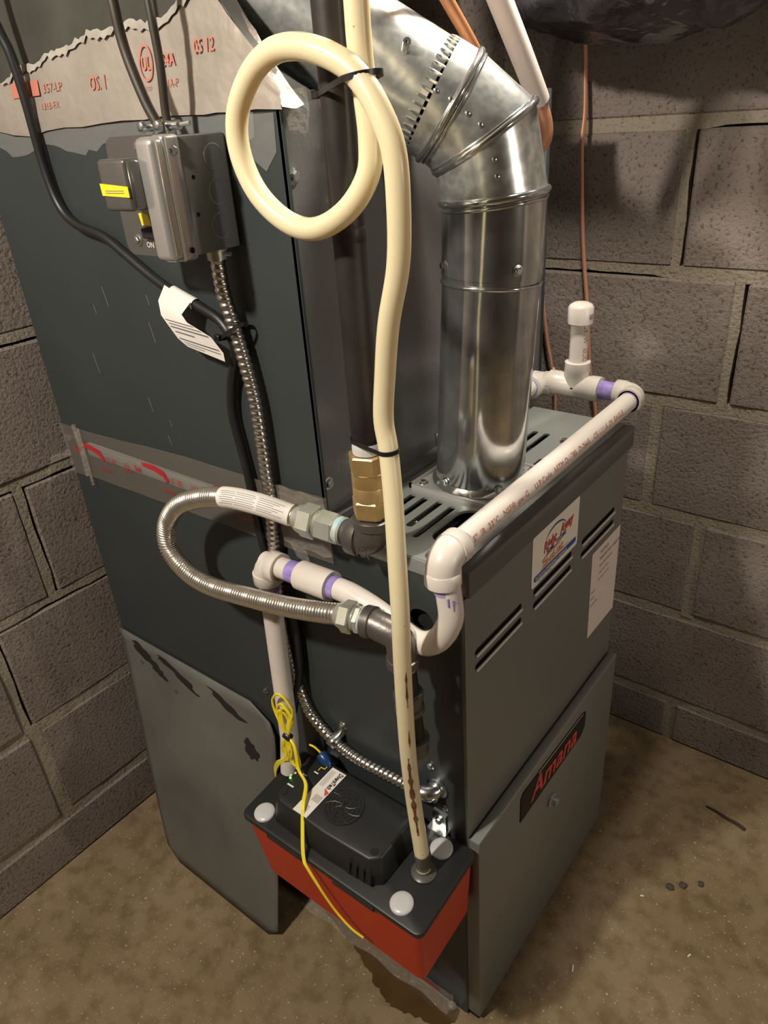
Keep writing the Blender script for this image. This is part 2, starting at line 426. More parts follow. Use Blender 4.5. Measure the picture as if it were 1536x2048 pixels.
# upper door
def FX(x): return lambda a, b, d=0: (x+d, a, b)
lv = []
for y0, y1 in ((.022, .136), (.168, .283), (.316, .436)):
    for z in (.7455, .7235): lv.append(rrect((y0+y1)/2, z, y1-y0, .0100, .0048, 4))
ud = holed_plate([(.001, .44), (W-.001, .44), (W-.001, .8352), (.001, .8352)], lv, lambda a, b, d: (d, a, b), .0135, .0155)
udo = finish('upper_door', ud, M_door, fu)
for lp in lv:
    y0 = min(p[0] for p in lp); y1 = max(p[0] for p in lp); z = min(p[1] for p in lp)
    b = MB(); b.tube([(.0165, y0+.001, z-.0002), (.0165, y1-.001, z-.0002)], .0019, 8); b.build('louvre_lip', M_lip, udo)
MB().box(-.002, .0135, .001, .003, .44, .845).build('door_return', M_door, udo)
MB().box(-.002, .0135, W-.003, W-.001, .44, .845).build('door_return', M_door, udo)
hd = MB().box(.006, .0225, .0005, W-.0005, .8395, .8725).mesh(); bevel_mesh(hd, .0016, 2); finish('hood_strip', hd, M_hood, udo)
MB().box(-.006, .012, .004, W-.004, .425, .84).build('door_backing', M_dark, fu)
# lower door, stepped further out, bright bent top edge
ld = MB().box(.0, .032, .0015, W-.0015, .012, .437).mesh(); bevel_mesh(ld, .0016, 2)
ldo = finish('lower_door', ld, M_door, fu)
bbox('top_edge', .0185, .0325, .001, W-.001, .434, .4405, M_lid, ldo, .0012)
MB().box(-.01, .028, .004, W-.004, .0, .012).build('kick_plate', M_dark, fu)
# badge with lettering
bd = MB().prism([(.118, .362), (.330, .360), (.345, .372), (.345, .404), (.336, .408), (.126, .420), (.118, .412)], FX(.032), 0, .0016)
bdo = bd.build('name_badge', mat('badge_black', (.02, .018, .015), .55, spec=.2), ldo); tag(bdo, 'black badge with red script lettering')
f_badge = lambda u, v: (.0341, .150+u, .3755+v-(.01*u/.17))
text('Amana', .056, f_badge, 'lettering', M_red, bdo, 1.02, bold=.0012, shear=.25)
strips('swoosh', [(.012, .172, .0425, .0455)], lambda u, v: f_badge(u+.01, v), M_plate, bdo)
kn = MB(); kn.lathe((.032, .227, .305), (1, 0, 0), [(0, .013), (.003, .013), (.005, .008), (.012, .007), (.013, .005)], 20)
kn.build('door_latch', M_lid, ldo)
# service sticker on the upper door
st = MB().prism(rrect(.2285, .794, .137, .079, .005, 4), FX(.0157), 0, .0006).build('service_sticker', M_sticker, udo)
tag(st, 'cream service sticker with red and blue print')
def fs(u, v): return (.0166, .160+u, .7545+v)
def fs2(u, v): return (.0168, .160+u, .7545+v)
text('Right', .0215, lambda u, v: fs2(.031+u*.88, .040+v+.06*u), 'lettering', M_red, st, .9, bold=.0007, shear=.2)
text('Away', .0215, lambda u, v: fs2(.079+u*.88, .0445+v+.06*u), 'lettering', M_red, st, .9, bold=.0007, shear=.2)
text('HOME', .0085, lambda u, v: fs(.040+u, .034+v+.05*u), 'lettering', M_blue, st, .9, bold=.0003)
text('SYSTEMS', .0085, lambda u, v: fs(.068+u, .0365+v+.05*u), 'lettering', M_blue, st, .9, bold=.0003)
strip_curve('logo_arc', [(.066+.030*math.cos(t), .052+.0165*math.sin(t)) for t in [math.radians(a) for a in range(15, 166, 10)]],
            [.0006+.0022*math.sin(math.pi*k/15) for k in range(16)], fs, M_navy, st)
strip_curve('logo_swoosh', [(.027, .0285), (.045, .0325), (.062, .0325), (.078, .0335), (.089, .041)], [.0014, .002, .0022, .0018, .0008], fs, M_orange, st)
strip_curve('logo_swoosh', [(.030, .030), (.050, .0350), (.068, .0350), (.083, .0395)], [.001, .0012, .0012, .0006], fs, M_red, st)
text('720-645-1062', .0125, lambda u, v: fs(.029+u, .0185+v+.03*u), 'lettering', M_orange, st, .86, bold=.0004, shear=.15)
strips('underline', [(.026, .108, .0158, .0168)], lambda u, v: fs(u, v+.03*u), M_orange, st)
bar = MB().prism(rrect(.229, .7660, .126, .0085, .004, 4), lambda a, b, d: (.0164+d, a, b), 0, .0001).build('blue_bar', M_blue, st)
text('24 HOUR EMERGENCY SERVICE', .0062, lambda u, v: fs2(.010+u, .0093+v), 'lettering', M_white, st, 1.05, bold=.0001)
for k, (a, b_) in enumerate(((.012, .112), (.02, .105), (.012, .09))):
    text(('Heating & Cooling   Plumbing   Drains', 'Sales  Service  Installation', 'www.  .com   Lic.  #')[k], .0036, lambda u, v, a=a, k=k: fs(a+u, .0045-.0016*k*2+v), 'lettering', M_greyprint, st, 1.0)
# paper label on the upper door
pl = MB().prism([(.3665, .537), (.4705, .5355), (.4690, .7015), (.3600, .7015)], FX(.0157), 0, .0005).build('paper_label', M_pinkpaper, udo)
tag(pl, 'pale paper notice with faint print')
for k, s in enumerate(('NOTICE', 'IMPORTANT SAFETY', 'READ BEFORE USE', 'keep this notice', 'for future service', 'Model', 'Serial', 'Installed by')):
    text(s, .0085 if k < 2 else .006, lambda u, v, k=k: (.0166, (.392 if k < 5 else .367)+u, .686-.0125*k+v), 'lettering', M_greyprint, pl, 1.0)
# flue collar plate on the lid
cp = MB().box(-.152, -.026, .1365, .264, .8725, .8755).mesh(); bevel_mesh(cp, .001, 1); fp = finish('flue_plate', cp, M_plate, fu)
fr = MB()
for a, b_, c, d in ((-.154, -.024, .1345, .1385), (-.154, -.024, .262, .266), (-.154, -.150, .1345, .266), (-.028, -.024, .1345, .266)): fr.box(a, b_, c, d, .8725, .8785)
fr.build('plate_rim', M_plate, fp)
for x, y in ((-.141, .150), (-.034, .146), (-.036, .254)): screw(fp, (x, y, .8755), (0, 0, 1), 1.0)
# small screws on the near side panel
for x, z in ((-.041, .545), (-.020, .478), (-.36, .516), (-.21, .78)): screw(fu, (x, -.0005, z), (0, -1, 0), .9)

# ------------------------------------------------------------------ evaporator coil cabinet
co = thing('coil_cabinet', 'dark grey coil cabinet with glossy black front standing on furnace', 'cabinet', (-.47, .28, .87))
CX = -.179
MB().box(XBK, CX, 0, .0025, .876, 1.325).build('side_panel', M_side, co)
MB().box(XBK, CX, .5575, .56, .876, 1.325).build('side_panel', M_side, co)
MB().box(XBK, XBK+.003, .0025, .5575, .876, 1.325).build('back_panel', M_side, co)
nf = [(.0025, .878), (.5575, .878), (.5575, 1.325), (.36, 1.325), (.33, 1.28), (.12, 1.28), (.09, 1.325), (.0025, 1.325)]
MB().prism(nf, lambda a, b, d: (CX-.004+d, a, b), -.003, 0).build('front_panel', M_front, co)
MB().box(CX-.004, CX+.001, 0, .004, .876, 1.325).build('corner_edge', M_side, co)
MB().box(CX-.006, CX+.010, .014, .552, .874, .884).build('bottom_rail', M_front, co)
for y, z in ((.012, 1.262), (.012, .925), (.245, .90)): screw(co, (CX-.0035, y, z), (1, 0, 0), 1.35 if z > .91 else .7)
dim = MB()
for k in range(26): dim.lathe((-.245+.0006*k, .0002, 1.20-.0128*k), (0, -1, 0), [(0, .0022), (.0004, .0012)], 8)
dim.build('weld_dimples', M_side, co)
sc = MB(); rr = random.Random(5)
for k in range(9):
    x = rr.uniform(-.62, -.36); z = rr.uniform(.93, 1.15); l = rr.uniform(.01, .03); sc.add([(x, -.0004, z), (x+.0006, -.0004, z), (x+.0006+.2*l, -.0004, z-l), (x+.2*l, -.0004, z-l)], [(0, 1, 2, 3)])
tag(sc.build('scratch', M_mastic, co), kind='stuff')

# ------------------------------------------------------------------ supply plenum above
pn = thing('supply_plenum', 'tapered sheet metal plenum sealed with printed foil tape above coil cabinet', 'duct', (-.47, .28, 1.325))
def ply(z): return .0+.02*max(0, (z-1.325))/.09   # side leans slightly inward
b = MB(); zt = 1.90
b.hull8([(XBK, .0, 1.325), (CX+.002, .0, 1.325), (CX+.002, .022, 1.325), (XBK, .022, 1.325)],
        [(XBK+.05, .055, zt), (-.62, .055, zt), (-.62, .062, zt), (XBK+.05, .062, zt)])
b.build('front_wedge', M_gal_dark, pn)
MB().hull8([(XBK, .05, 1.325), (-.42, .05, 1.325), (-.42, .56, 1.325), (XBK, .56, 1.325)],
           [(XBK+.05, .09, zt), (-.5, .09, zt), (-.5, .5, zt), (XBK+.05, .5, zt)]).build('plenum_body', M_gal_dark, pn)
# foil tape band wrapped round the base of the plenum
def PS(x, z, off=.0015):          # a point on the plenum side
    t = (z-1.325)/(zt-1.325); return (x, .055*max(t, 0)-off, z)
top = [(-.765, 1.372), (-.70, 1.378), (-.66, 1.374), (-.62, 1.384), (-.58, 1.386), (-.54, 1.397), (-.50, 1.398), (-.46, 1.408), (-.42, 1.406), (-.38, 1.410), (-.345, 1.404), (-.31, 1.412), (-.28, 1.425), (-.262, 1.43), (-.235, 1.40), (-.205, 1.372), (-.172, 1.336)]
bot = [(-.765, 1.317), (-.70, 1.322), (-.66, 1.316), (-.62, 1.313), (-.58, 1.318), (-.54, 1.320), (-.50, 1.319), (-.46, 1.321), (-.42, 1.322), (-.38, 1.321), (-.345, 1.323), (-.31, 1.322), (-.28, 1.321), (-.262, 1.322), (-.235, 1.321), (-.205, 1.322), (-.172, 1.320)]
rg = random.Random(2); vs = []; NZ = 7
for i, (t, q) in enumerate(zip(top, bot)):
    for k in range(NZ):
        f = k/(NZ-1); z = q[1]+(t[1]-q[1])*f; x = q[0]+(t[0]-q[0])*f
        vs.append(PS(x, z, .0025+rg.uniform(0, .0018)))
tb = MB().add(vs, [(i*NZ+k, (i+1)*NZ+k, (i+1)*NZ+k+1, i*NZ+k+1) for i in range(len(top)-1) for k in range(NZ-1)])
tp = tb.build('foil_tape', M_foil, pn, 60)
# tape folded over the front corner, catching the light
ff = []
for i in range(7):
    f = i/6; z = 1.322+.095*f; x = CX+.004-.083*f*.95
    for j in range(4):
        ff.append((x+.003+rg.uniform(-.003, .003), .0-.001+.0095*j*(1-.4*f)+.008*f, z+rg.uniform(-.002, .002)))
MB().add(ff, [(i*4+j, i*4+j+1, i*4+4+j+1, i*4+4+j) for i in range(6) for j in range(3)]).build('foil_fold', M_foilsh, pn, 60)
MB().add([(CX+.002, .002, 1.338), (CX+.004, .020, 1.336), (CX+.006, .034, 1.338), (CX+.003, .004, 1.318), (CX+.009, .020, 1.312), (CX+.007, .034, 1.316), (CX+.003, .008, 1.300), (CX+.008, .022, 1.296), (CX+.006, .030, 1.300)],
         [(0, 1, 4, 3), (1, 2, 5, 4), (3, 4, 7, 6), (4, 5, 8, 7)]).build('tape_flap', M_wrink, pn, 60)
# grey mastic smear along the upper tape edge
mb = MB(); vs = []
for i in range(60):
    f = i/59; x = -.66+f*.38; j = min(int(f*(len(top)-4))+2, len(top)-2)
    zz = None
    for (xa, za), (xb_, zb) in zip(top, top[1:]):
        if xa <= x <= xb_: zz = za+(zb-za)*(x-xa)/(xb_-xa)
    n1 = rg.uniform(0, .006)*(.4+.6*abs(math.sin(f*9))); n2 = rg.uniform(.001, .008)
    vs += [PS(x, zz-n2, .0062), PS(x+rg.uniform(-.002, .002), zz+n1, .0045)]
mb.add(vs, [(2*i, 2*i+2, 2*i+3, 2*i+1) for i in range(59)]); mb.build('mastic_smear', M_mastic, pn, 60)
vs = []; rg2 = random.Random(8)
for i in range(40):
    x = -.72+.013*i; h = .012+.012*abs(math.sin(i*.31))+rg2.uniform(0, .006)
    vs += [(x, -.0009, 1.321), (x+rg2.uniform(-.003, .003), -.0007, 1.318-h)]
MB().add(vs, [(2*i, 2*i+1, 2*i+3, 2*i+2) for i in range(39)]).build('mastic_smear', M_smear, pn)
MB().add([(-.232, -.0009, 1.318), (-.186, -.0009, 1.318), (-.188, -.0009, 1.285), (-.205, -.0009, 1.268), (-.226, -.0009, 1.282)], [(0, 1, 2, 3, 4)]).build('mastic_smear', M_smear, pn)
# faded red print on the foil
def fp1(u, v): return PS(-.655+u, 1.345+v-.02*(u > 9), .0052)
def printline(f, parent, mats):
    strips('print_block', [(.0, .075, .012, .034)], f, mats, parent, 4)
    text('357-LP', .018, lambda u, v: f(.083+u, .015+v), 'lettering', mats, parent, 1.0)
    text('181B-FX', .014, lambda u, v: f(.070+u, -.008+v), 'lettering', mats, parent, 1.0)
printline(lambda u, v: PS(-.640+u*.85, 1.347+v*.74, .0052), tp, M_pink)
text('OS. 1', .020, lambda u, v: PS(-.470+u, 1.354+v, .0052), 'lettering', M_pink, tp, .75, bold=.0003)
strip_curve('certification_ring', [(-.363+.0105*math.cos(t), 1.372+.0155*math.sin(t)) for t in [2*math.pi*k/28 for k in range(29)]], .0022, lambda u, v: PS(u, v, .0052), M_pink, tp)
text('UL', .017, lambda u, v: PS(-.3705+u, 1.366+v, .0053), 'lettering', M_pink, tp, .75, bold=.0005)
text('LISTED', .0055, lambda u, v: PS(-.374+u, 1.348+v, .0053), 'lettering', M_pink, tp, .9)
text('324A', .016, lambda u, v: PS(-.345+u, 1.367+v, .0052), 'lettering', M_pink, tp, .85, bold=.0004)
text('181A-P', .0115, lambda u, v: PS(-.343+u, 1.348+v, .0052), 'lettering', M_pink, tp, .85)
text('05 12', .016, lambda u, v: PS(-.286+u, 1.374+v*1.05, .0052), 'lettering', M_pink, tp, .85, bold=.0003)

# ------------------------------------------------------------------ clear tape strip over the cabinet joint
jt = thing('joint_tape_strip', 'clear printed tape sealing seam between furnace and coil cabinet', 'tape', (-.46, 0, .87))
vs = []; n = 40
for i in range(n+1):
    f = i/n; x = -.762+f*(.590); zt_ = .898+.018*f-.002*math.sin(f*9); zb = .812+.010*f
    if f < .12: zb -= .004*(1-f/.12)
    for k in range(4): vs.append((x, -.0052-.0004*math.sin(i*.9+k), zb+(zt_-zb)*k/3))
MB().add(vs, [(i*4+k, (i+1)*4+k, (i+1)*4+k+1, i*4+k+1) for i in range(n) for k in range(3)]).build('film', M_film, jt, 60)
def jp(u, v): return (-.745+u, -.0064, .842+v+.02*u)
for k, off in enumerate((.012, .175, .34)):
    f = lambda u, v, o=off: jp(o+u*.82, v)
    strip_curve('print_block', [(.028, .0275), (.06, .0275), (.088, .022), (.098, .010)], [.006, .010, .012, .010], f, M_filmred, jt)
    text('Seal', .014, lambda u, v, f=f: f(.0+u, .012+v), 'lettering', M_filmred, jt, .9, bold=.0004)
    text('LF 182', .014, lambda u, v, f=f: f(.105+u, .010+v), 'lettering', M_filmred, jt, .9)
    text('(UL)', .022, lambda u, v, f=f: f(.162+u, .004+v), 'lettering', M_filmred, jt, .6)
    text('181B-FX', .011, lambda u, v, f=f: f(.075+u, -.010+v), 'lettering', M_filmred, jt, 1.0)
wr = MB(); vs = []
for i in range(8):
    for k in range(6):
        vs.append((-.255+.012*i+.002*math.sin(k), -.0065-.004*abs(math.sin(i*1.3+k*.9)), .832+.083*k/5+.002*math.sin(i*2+k)))
wr.add(vs, [(i*6+k, i*6+6+k, i*6+7+k, i*6+1+k) for i in range(7) for k in range(5)]); wr.build('wrinkled_end', M_wrink, jt, 60)
wr = MB()
wr.tube([(-.713, -.0085, .905), (-.708, -.009, .86), (-.712, -.0085, .815)], .0035, 6); wr.tube([(-.702, -.0085, .90), (-.700, -.009, .85), (-.703, -.0085, .80)], .0022, 6)
wr.build('wrinkle', M_wrink, jt)
wr = MB().add([(-.245, -.0065, .832), (-.215, -.0075, .829), (-.208, -.010, .812), (-.232, -.009, .815)], [(0, 1, 2, 3)]); wr.build('loose_flap', M_wrink, jt)

# ------------------------------------------------------------------ flue pipe
fl_ = thing('flue_pipe', 'galvanised flue pipe with gored elbow rising from furnace top', 'pipe', (-.085, .2, .8755))
R0 = .0575
A0 = V((-.085, .20, .8757)); A1 = V((-.0755, .2135, 1.150)); A2 = V((-.0745, .2152, 1.222))
Bp = V((-.084, .2095, 1.281)); Cp = V((-.113, .187, 1.312)); Dp = V((-.1262, .1775, 1.3215)); Ep = V((-.31, .081, 1.4515)); Fp = V((-.325, .070, 1.52)); Gp = V((-.325, .070, 2.29))
def mring(p, t0, t1, r, n=48):
    """ellipse where two tubes of radius r with axes t0,t1 meet"""
    t0 = t0.normalized(); t1 = t1.normalized(); nn = (t0+t1).normalized()
    u = t0.cross(V((.3, .9, .1))).normalized(); w_ = t0.cross(u); out = []
    for k in range(n):
        th = 2*math.pi*k/n; q = u*math.cos(th)*r+w_*math.sin(th)*r
        s = -(q.dot(nn))/(t0.dot(nn)); out.append(p+q+t0*s)
    return out
def mtube(pts, rs):
    pts = [V(p) for p in pts]; out = []
    for i, p in enumerate(pts):
        t0 = (p-pts[i-1]) if i else (pts[1]-p); t1 = (pts[i+1]-p) if i < len(pts)-1 else t0
        out.append(mring(p, t0, t1, rs[i]))
    return out
ax = (A1-A0).normalized()
rings = [[A0+(A1-A0)*f+(x-A0) for x in mring(A0, ax, ax, R0)] for f in (0, .02, .3, .6, .98, 1)]
MB().rings(rings, True, False).build('lower_pipe', M_galv, fl_, 60)
# flared foot of the pipe on the collar
MB().rings([mring(A0, ax, ax, R0+.006), mring(A0+ax*.002, ax, ax, R0+.0055), mring(A0+ax*.008, ax, ax, R0+.0008)], True, False).build('flared_foot', M_galv, fl_, 60)
up = MB().rings([mring(A1-ax*.012, ax, ax, R0+.0014), mring(A1, ax, ax, R0+.0014), mring(A2, A2-A1, Bp-A2, R0+.0014)], True, False).build('sleeve', M_galv, fl_, 60)
def gore(p, q, tp_, tq, name='elbow_gore', r=R0+.0014, m=M_galv2):
    a = mring(p, *tp_, r); b_ = mring(q, *tq, r)
    return MB().rings([a, [x.lerp(y, .03) for x, y in zip(a, b_)], [x.lerp(y, .97) for x, y in zip(a, b_)], b_], True, False).build(name, m, fl_, 60)
tA = (A2-A1, Bp-A2); tB = (Bp-A2, Cp-Bp); tC = (Cp-Bp, Dp-Cp); tD = (Dp-Cp, Ep-Dp)
gore(A2, Bp, tA, tB); gore(Bp, Cp, tB, tC); gore(Cp, Dp, tC, tD)
def bead(p, t, r, rb, name='bead'):
    ring = mring(p, *t, r); ring.append(ring[0]); 
    b_ = MB(); rr_ = []
    c = V(p); nn = ((t[0].normalized()+t[1].normalized())).normalized()
    for q in ring[:-1]:
        o = (q-c); o = (o-nn*o.dot(nn)).normalized()
        rr_.append([q+(o*math.cos(a)+nn*math.sin(a))*rb for a in [2*math.pi*k/10 for k in range(10)]])
    rr_.append(rr_[0]); b_.rings(rr_, True, False); return b_.build(name, M_galv, fl_, 60)
bead(A2, tA, R0+.001, .0042); bead(Bp, tB, R0+.001, .0042); bead(Cp, tC, R0+.001, .0042)
bead(A1-ax*.020, (ax, ax), R0-.0002, .0026)
bead(A2+ (A1-A2)*.10, tA, R0+.001, .0022); bead(Bp.lerp(Cp, .09), tB, R0+.001, .002); bead(Cp.lerp(Bp, .12), tC, R0+.001, .002)
# sloped upper run and riser
tE = (Ep-Dp, Fp-Ep); tF = (Fp-Ep, Gp-Fp)
MB().rings([mring(Dp, tD[1], tD[1], R0-.001), mring(Dp.lerp(Ep, .05), tD[1], tD[1], R0-.001), mring(Ep, *tE, R0-.001), mring(Fp, *tF, R0-.001), mring(Gp, tF[1], tF[1], R0-.001)], True, False).build('upper_pipe', M_galv2, fl_, 60)
# crimped end of the elbow around the upper run
cr = MB(); dd = (Ep-Dp).normalized(); uu = dd.cross(V((.3, .9, .1))).normalized(); ww = dd.cross(uu)
for k in range(44):
    th = 2*math.pi*k/44; o = uu*math.cos(th)+ww*math.sin(th)
    p = Dp+o*(R0-.0006); cr.tube([p-dd*.004, p+dd*.006, p+dd*.011], [.0019, .0019, .0006], 6)
cr.build('crimped_edge', M_galv, fl_)
# seams, rivets and screws
def on_axis(p, q, f, th, r):
    t = (q-p).normalized(); u = V((1, 0, 0)); u = (u-t*u.dot(t)).normalized(); w_ = t.cross(u); o = u*math.cos(th)+w_*math.sin(th)
    return p.lerp(q, f)+o*r, o
cdir = V((.3736, -.558, 1.314))
for p_, q_, f in ((A2, Bp, .5), (Bp, Cp, .5), (Cp, Dp, .6)):
    t = (q_-p_).normalized(); c = p_.lerp(q_, f); o = (cdir-c); o = (o-t*o.dot(t)).normalized()
    s_ = t.cross(o); o2 = (o*.93+s_*.1).normalized()
    for dlt in (-.25, .3):
        pt = c+t*dlt*.03+o2*(R0+.0014)
        b_ = MB().lathe(pt, o2, [(0, .0028), (.0012, .0024), (.0018, .001)], 12); b_.build('rivet', M_screw, fl_)
for th, f in ((-.55, 0), (-2.2, 0)):
    pt, o = on_axis(A0, A1, 1.0, th, R0+.0014); screw(fl_, pt, o, 1.05)
for th in (-.62, -1.9):
    pt, o = on_axis(A0, A1, .035, th, R0+.0004); screw(fl_, pt, o, 1.0)
t = (Ep-Dp).normalized(); c = Dp.lerp(Ep, .16); o = cdir-c; o = (o-t*o.dot(t)).normalized(); o = (o+t.cross(o)*.45).normalized()
MB().lathe(c+o*(R0-.002), o, [(0, .005), (.012, .0045), (.014, .004), (.014, .002), (.010, .002)], 12).build('damper_stub', M_galv, fl_)

# ------------------------------------------------------------------ gas supply pipe with brass union and elbow
GX, GY = -.080, -.030
gp = thing('gas_pipe', 'black iron gas pipe with brass union and elbow beside furnace', 'pipe', (GX, GY, .90))
MB().tube([(GX, GY, 1.018), (GX, GY, 1.22), (GX-.001, GY, 2.29)], .0152, 24).build('pipe', M_iron, gp)
MB().lathe((GX, GY, 1.212), (0, 0, 1), [(0, .0152), (.001, .0156), (.012, .0156), (.013, .0152)], 24).build('weld_band', M_iron, gp)
MB().lathe((GX, GY, 1.006), (0, 0, 1), [(0, .0155), (.005, .0158), (.009, .0155), (.013, .0150)], 24).build('thread_tape', M_thread, gp)
def hexprof(base, axis, h, r, name, m, parent, n=6, ch=.0015, rot=0):
    a = V(axis).normalized(); u = V((0, 0, 1)) if abs(a.z) < .9 else V((1, 0, 0)); u = (u-a*u.dot(a)).normalized(); w_ = a.cross(u)
    def R_(t, rr_, k=None): return [V(base)+a*t+(u*math.cos(2*math.pi*i/n+rot)+w_*math.sin(2*math.pi*i/n+rot))*rr_ for i in range(n)]
    b_ = MB().rings([R_(0, r-ch), R_(ch, r), R_(h-ch, r), R_(h, r-ch)]); return b_.build(name, m, parent, 20)
bu = MB().lathe((GX, GY, .934), (0, 0, 1), [(0, .0150), (.002, .0178), (.018, .0178), (.019, .0192), (.034, .0192), (.035, .0188), (.036, .0192), (.051, .0190), (.052, .0175), (.060, .0172)], 32).build('union_body', M_brass, gp)
hexprof((GX, GY, .9325), (0, 0, 1), .021, .0218, 'hex_collar', M_brass, gp, rot=.35)
hexprof((GX, GY, .984), (0, 0, 1), .021, .0212, 'hex_collar', M_brass, gp, rot=.35)
MB().lathe((GX, GY, .921), (0, 0, 1), [(0, .0150), (.003, .0156), (.0045, .0150), (.006, .0156), (.0075, .0150), (.009, .0156), (.0105, .0150), (.013, .0150)], 24).build('threaded_nipple', M_cast, gp)
# malleable elbow: turns from vertical to -x
EL = .900
el = MB(); path = [(GX, GY, .928), (GX, GY, .916)] + [tuple(p) for p in arc((GX-.016, GY-.002, .916), (1, 0, 0), (0, 0, -1), .016, 8)] + [(GX-.022, GY-.003, EL)]
el.tube(path, [.0205]*len(path), 24); el.lathe((GX, GY, .919), (0, 0, 1), [(0, .0205), (.001, .0228), (.010, .0228), (.011, .0205)], 24)
el.lathe((GX-.013, GY-.0025, EL), (-1, -.05, 0), [(0, .0205), (.001, .0232), (.0145, .0232), (.016, .0215)], 24)
elo = el.build('elbow', M_cast, gp, 50)
text('NX', .016, lambda u, v: (GX-.010+u, GY-.0222-.0+.004*abs(u-.006)*10*0, .889+v), 'cast_mark', M_cast, elo, .8, bold=.0006)
MB().lathe((GX-.026, GY-.003, EL), (-1, -.05, 0), [(0, .0145), (.012, .0145), (.013, .0140), (.02, .0140)], 24).build('nipple', M_cast, gp)
# flexible connector
fc = thing('flexible_gas_connector', 'corrugated stainless gas connector looping left from the elbow', 'hose', (-.25, -.06, .80))
c0 = V((GX-.040, GY-.0045, EL)); dx = V((-1, -.10, .04)).normalized()
MB().lathe(c0, dx, [(0, .0150), (.002, .0168), (.005, .0160), (.007, .0165), (.010, .0150)], 20).build('thread_seal', M_primer if False else mat('blue_sealant', (.35, .55, .60), .5, var=(80, (.5, .55, .5), .4, .6)), fc)
hexprof(c0+dx*.009, dx, .024, .0192, 'adapter', M_zinc, fc, rot=.2)
MB().lathe(c0+dx*.032, dx, [(0, .0150), (.0015, .0165), (.003, .0152), (.0045, .0165), (.006, .0152), (.008, .0160)], 24).build('adapter_thread', M_zinc, fc)
hexprof(c0+dx*.038, dx, .020, .0205, 'flare_nut', M_zinc, fc, rot=.5)
MB().lathe(c0+dx*.057, dx, [(0, .0178), (.006, .0165), (.010, .0138), (.012, .0125)], 24).build('nut_skirt', M_zinc, fc)
s0 = c0+dx*.066
fpts = [s0, s0+dx*.012, (-.235, -.055, .913), (-.285, -.060, .911), (-.341, -.062, .896), (-.389, -.064, .872), (-.421, -.066, .836), (-.424, -.070, .798), (-.394, -.072, .774), (-.345, -.074, .768), (-.275, -.074, .777), (-.195, -.072, .790), (-.137, -.068, .8015), (-.113, -.064, .806)]
fpath = resample(cat(fpts, 24), .00075)
PIT = .0044
MB().tube(fpath, .011, 20, True, rf=lambda i, th, L: .0108+.0022*abs(math.cos(math.pi*L/PIT))).build('corrugated_tube', M_flex, fc, 80)
# printed wrap label near the top end
lab = [p for p in fpath if p.x > -.292 and p.z > .88 and p.x < s0.x-.008]
lw = MB().tube(lab, .0135, 24, False); lwo = lw.build('wrap_label', M_white, fc)
def onlabel(u, v):
    i = max(0, min(len(lab)-2, int(len(lab)*(1-u)))); p = lab[i]; t = (lab[i]-lab[i+1]).normalized()
    o = V((.55, -.62, .45)); o = (o-t*o.dot(t)).normalized(); s_ = t.cross(o); a = v/.0136
    return p+(o*math.cos(a)-s_*math.sin(a))*.0138
for k in range(7):
    v = .0080-.0026*k
    strips('text_line', [(a, a+l, v, v+.0006) for a, l in ((.06+.02*(k % 3), .22), (.30+.02*(k % 2), .26), (.60, .30-.06*(k % 3)))], lambda u, v_: onlabel(u, v_), M_greyprint, lwo, 8)
# lower end
d2 = V((.92, .12, .055)).normalized(); e0 = V((-.116, -.0645, .8055))
MB().lathe(e0, d2, [(0, .0128), (.004, .0150), (.009, .0165)], 24).build('nut_skirt', M_zinc, fc)
hexprof(e0+d2*.008, d2, .015, .0195, 'flare_nut', M_zinc, fc, rot=.4)
MB().lathe(e0+d2*.022, d2, [(0, .0140), (.0015, .0152), (.003, .0142), (.0045, .0152), (.006, .0140)], 24).build('adapter_thread', M_zinc, fc)
hexprof(e0+d2*.027, d2, .008, .0165, 'adapter', M_zinc, fc, rot=.1)
MB().lathe(e0+d2*.034, d2, [(0, .0150), (.002, .0155), (.006, .0145)], 20).build('thread_seal', MATS['blue_sealant'], fc)
# ------------------------------------------------------------------ drip leg
dl = thing('gas_drip_leg', 'black iron drip leg with capped end hanging on furnace side', 'pipe', (-.04, -.05, .62))
g0 = e0+d2*.038; gc = V((-.0475, -.0555, .8035))
el = MB(); path = [g0, g0+d2*.008]+[tuple(p) for p in arc((gc.x-.001, gc.y, .789), (0, 0, 1), (1, 0, 0), .016, 7)][2:]+[(-.0320, -.055, .770)]
el.tube(path, .0172, 22); el.lathe(g0, d2, [(0, .0172), (.001, .0192), (.011, .0192), (.012, .0172)], 22)
el.lathe((-.0318, -.055, .775), (0, 0, -1), [(0, .0172), (.001, .0192), (.011, .0192), (.012, .0160)], 22); el.build('elbow', M_cast, dl, 50)
MB().lathe((-.0315, -.0548, .765), (.02, 0, -1), [(0, .0150), (.002, .0162), (.005, .0158), (.007, .0150)], 20).build('thread_seal', MATS['blue_sealant'], dl)
MB().tube([(-.0313, -.0548, .762), (-.029, -.053, .712)], .0138, 20).build('nipple', M_iron, dl)
MB().lathe((-.029, -.053, .722), (.03, .01, -1), [(0, .0145), (.001, .0178), (.008, .0178), (.009, .0160), (.020, .0160), (.021, .0178), (.028, .0178), (.029, .0145)], 22).build('coupling', M_cast, dl)
MB().tube([(-.028, -.0527, .695), (-.0255, -.051, .64)], .0135, 20).build('nipple', M_iron, dl)
MB().lathe((-.0256, -.0512, .652), (.03, .01, -1), [(0, .0150), (.001, .0182), (.008, .0182), (.010, .0168), (.024, .0165), (.028, .012), (.029, .004)], 22).build('pipe_cap', M_cast, dl)

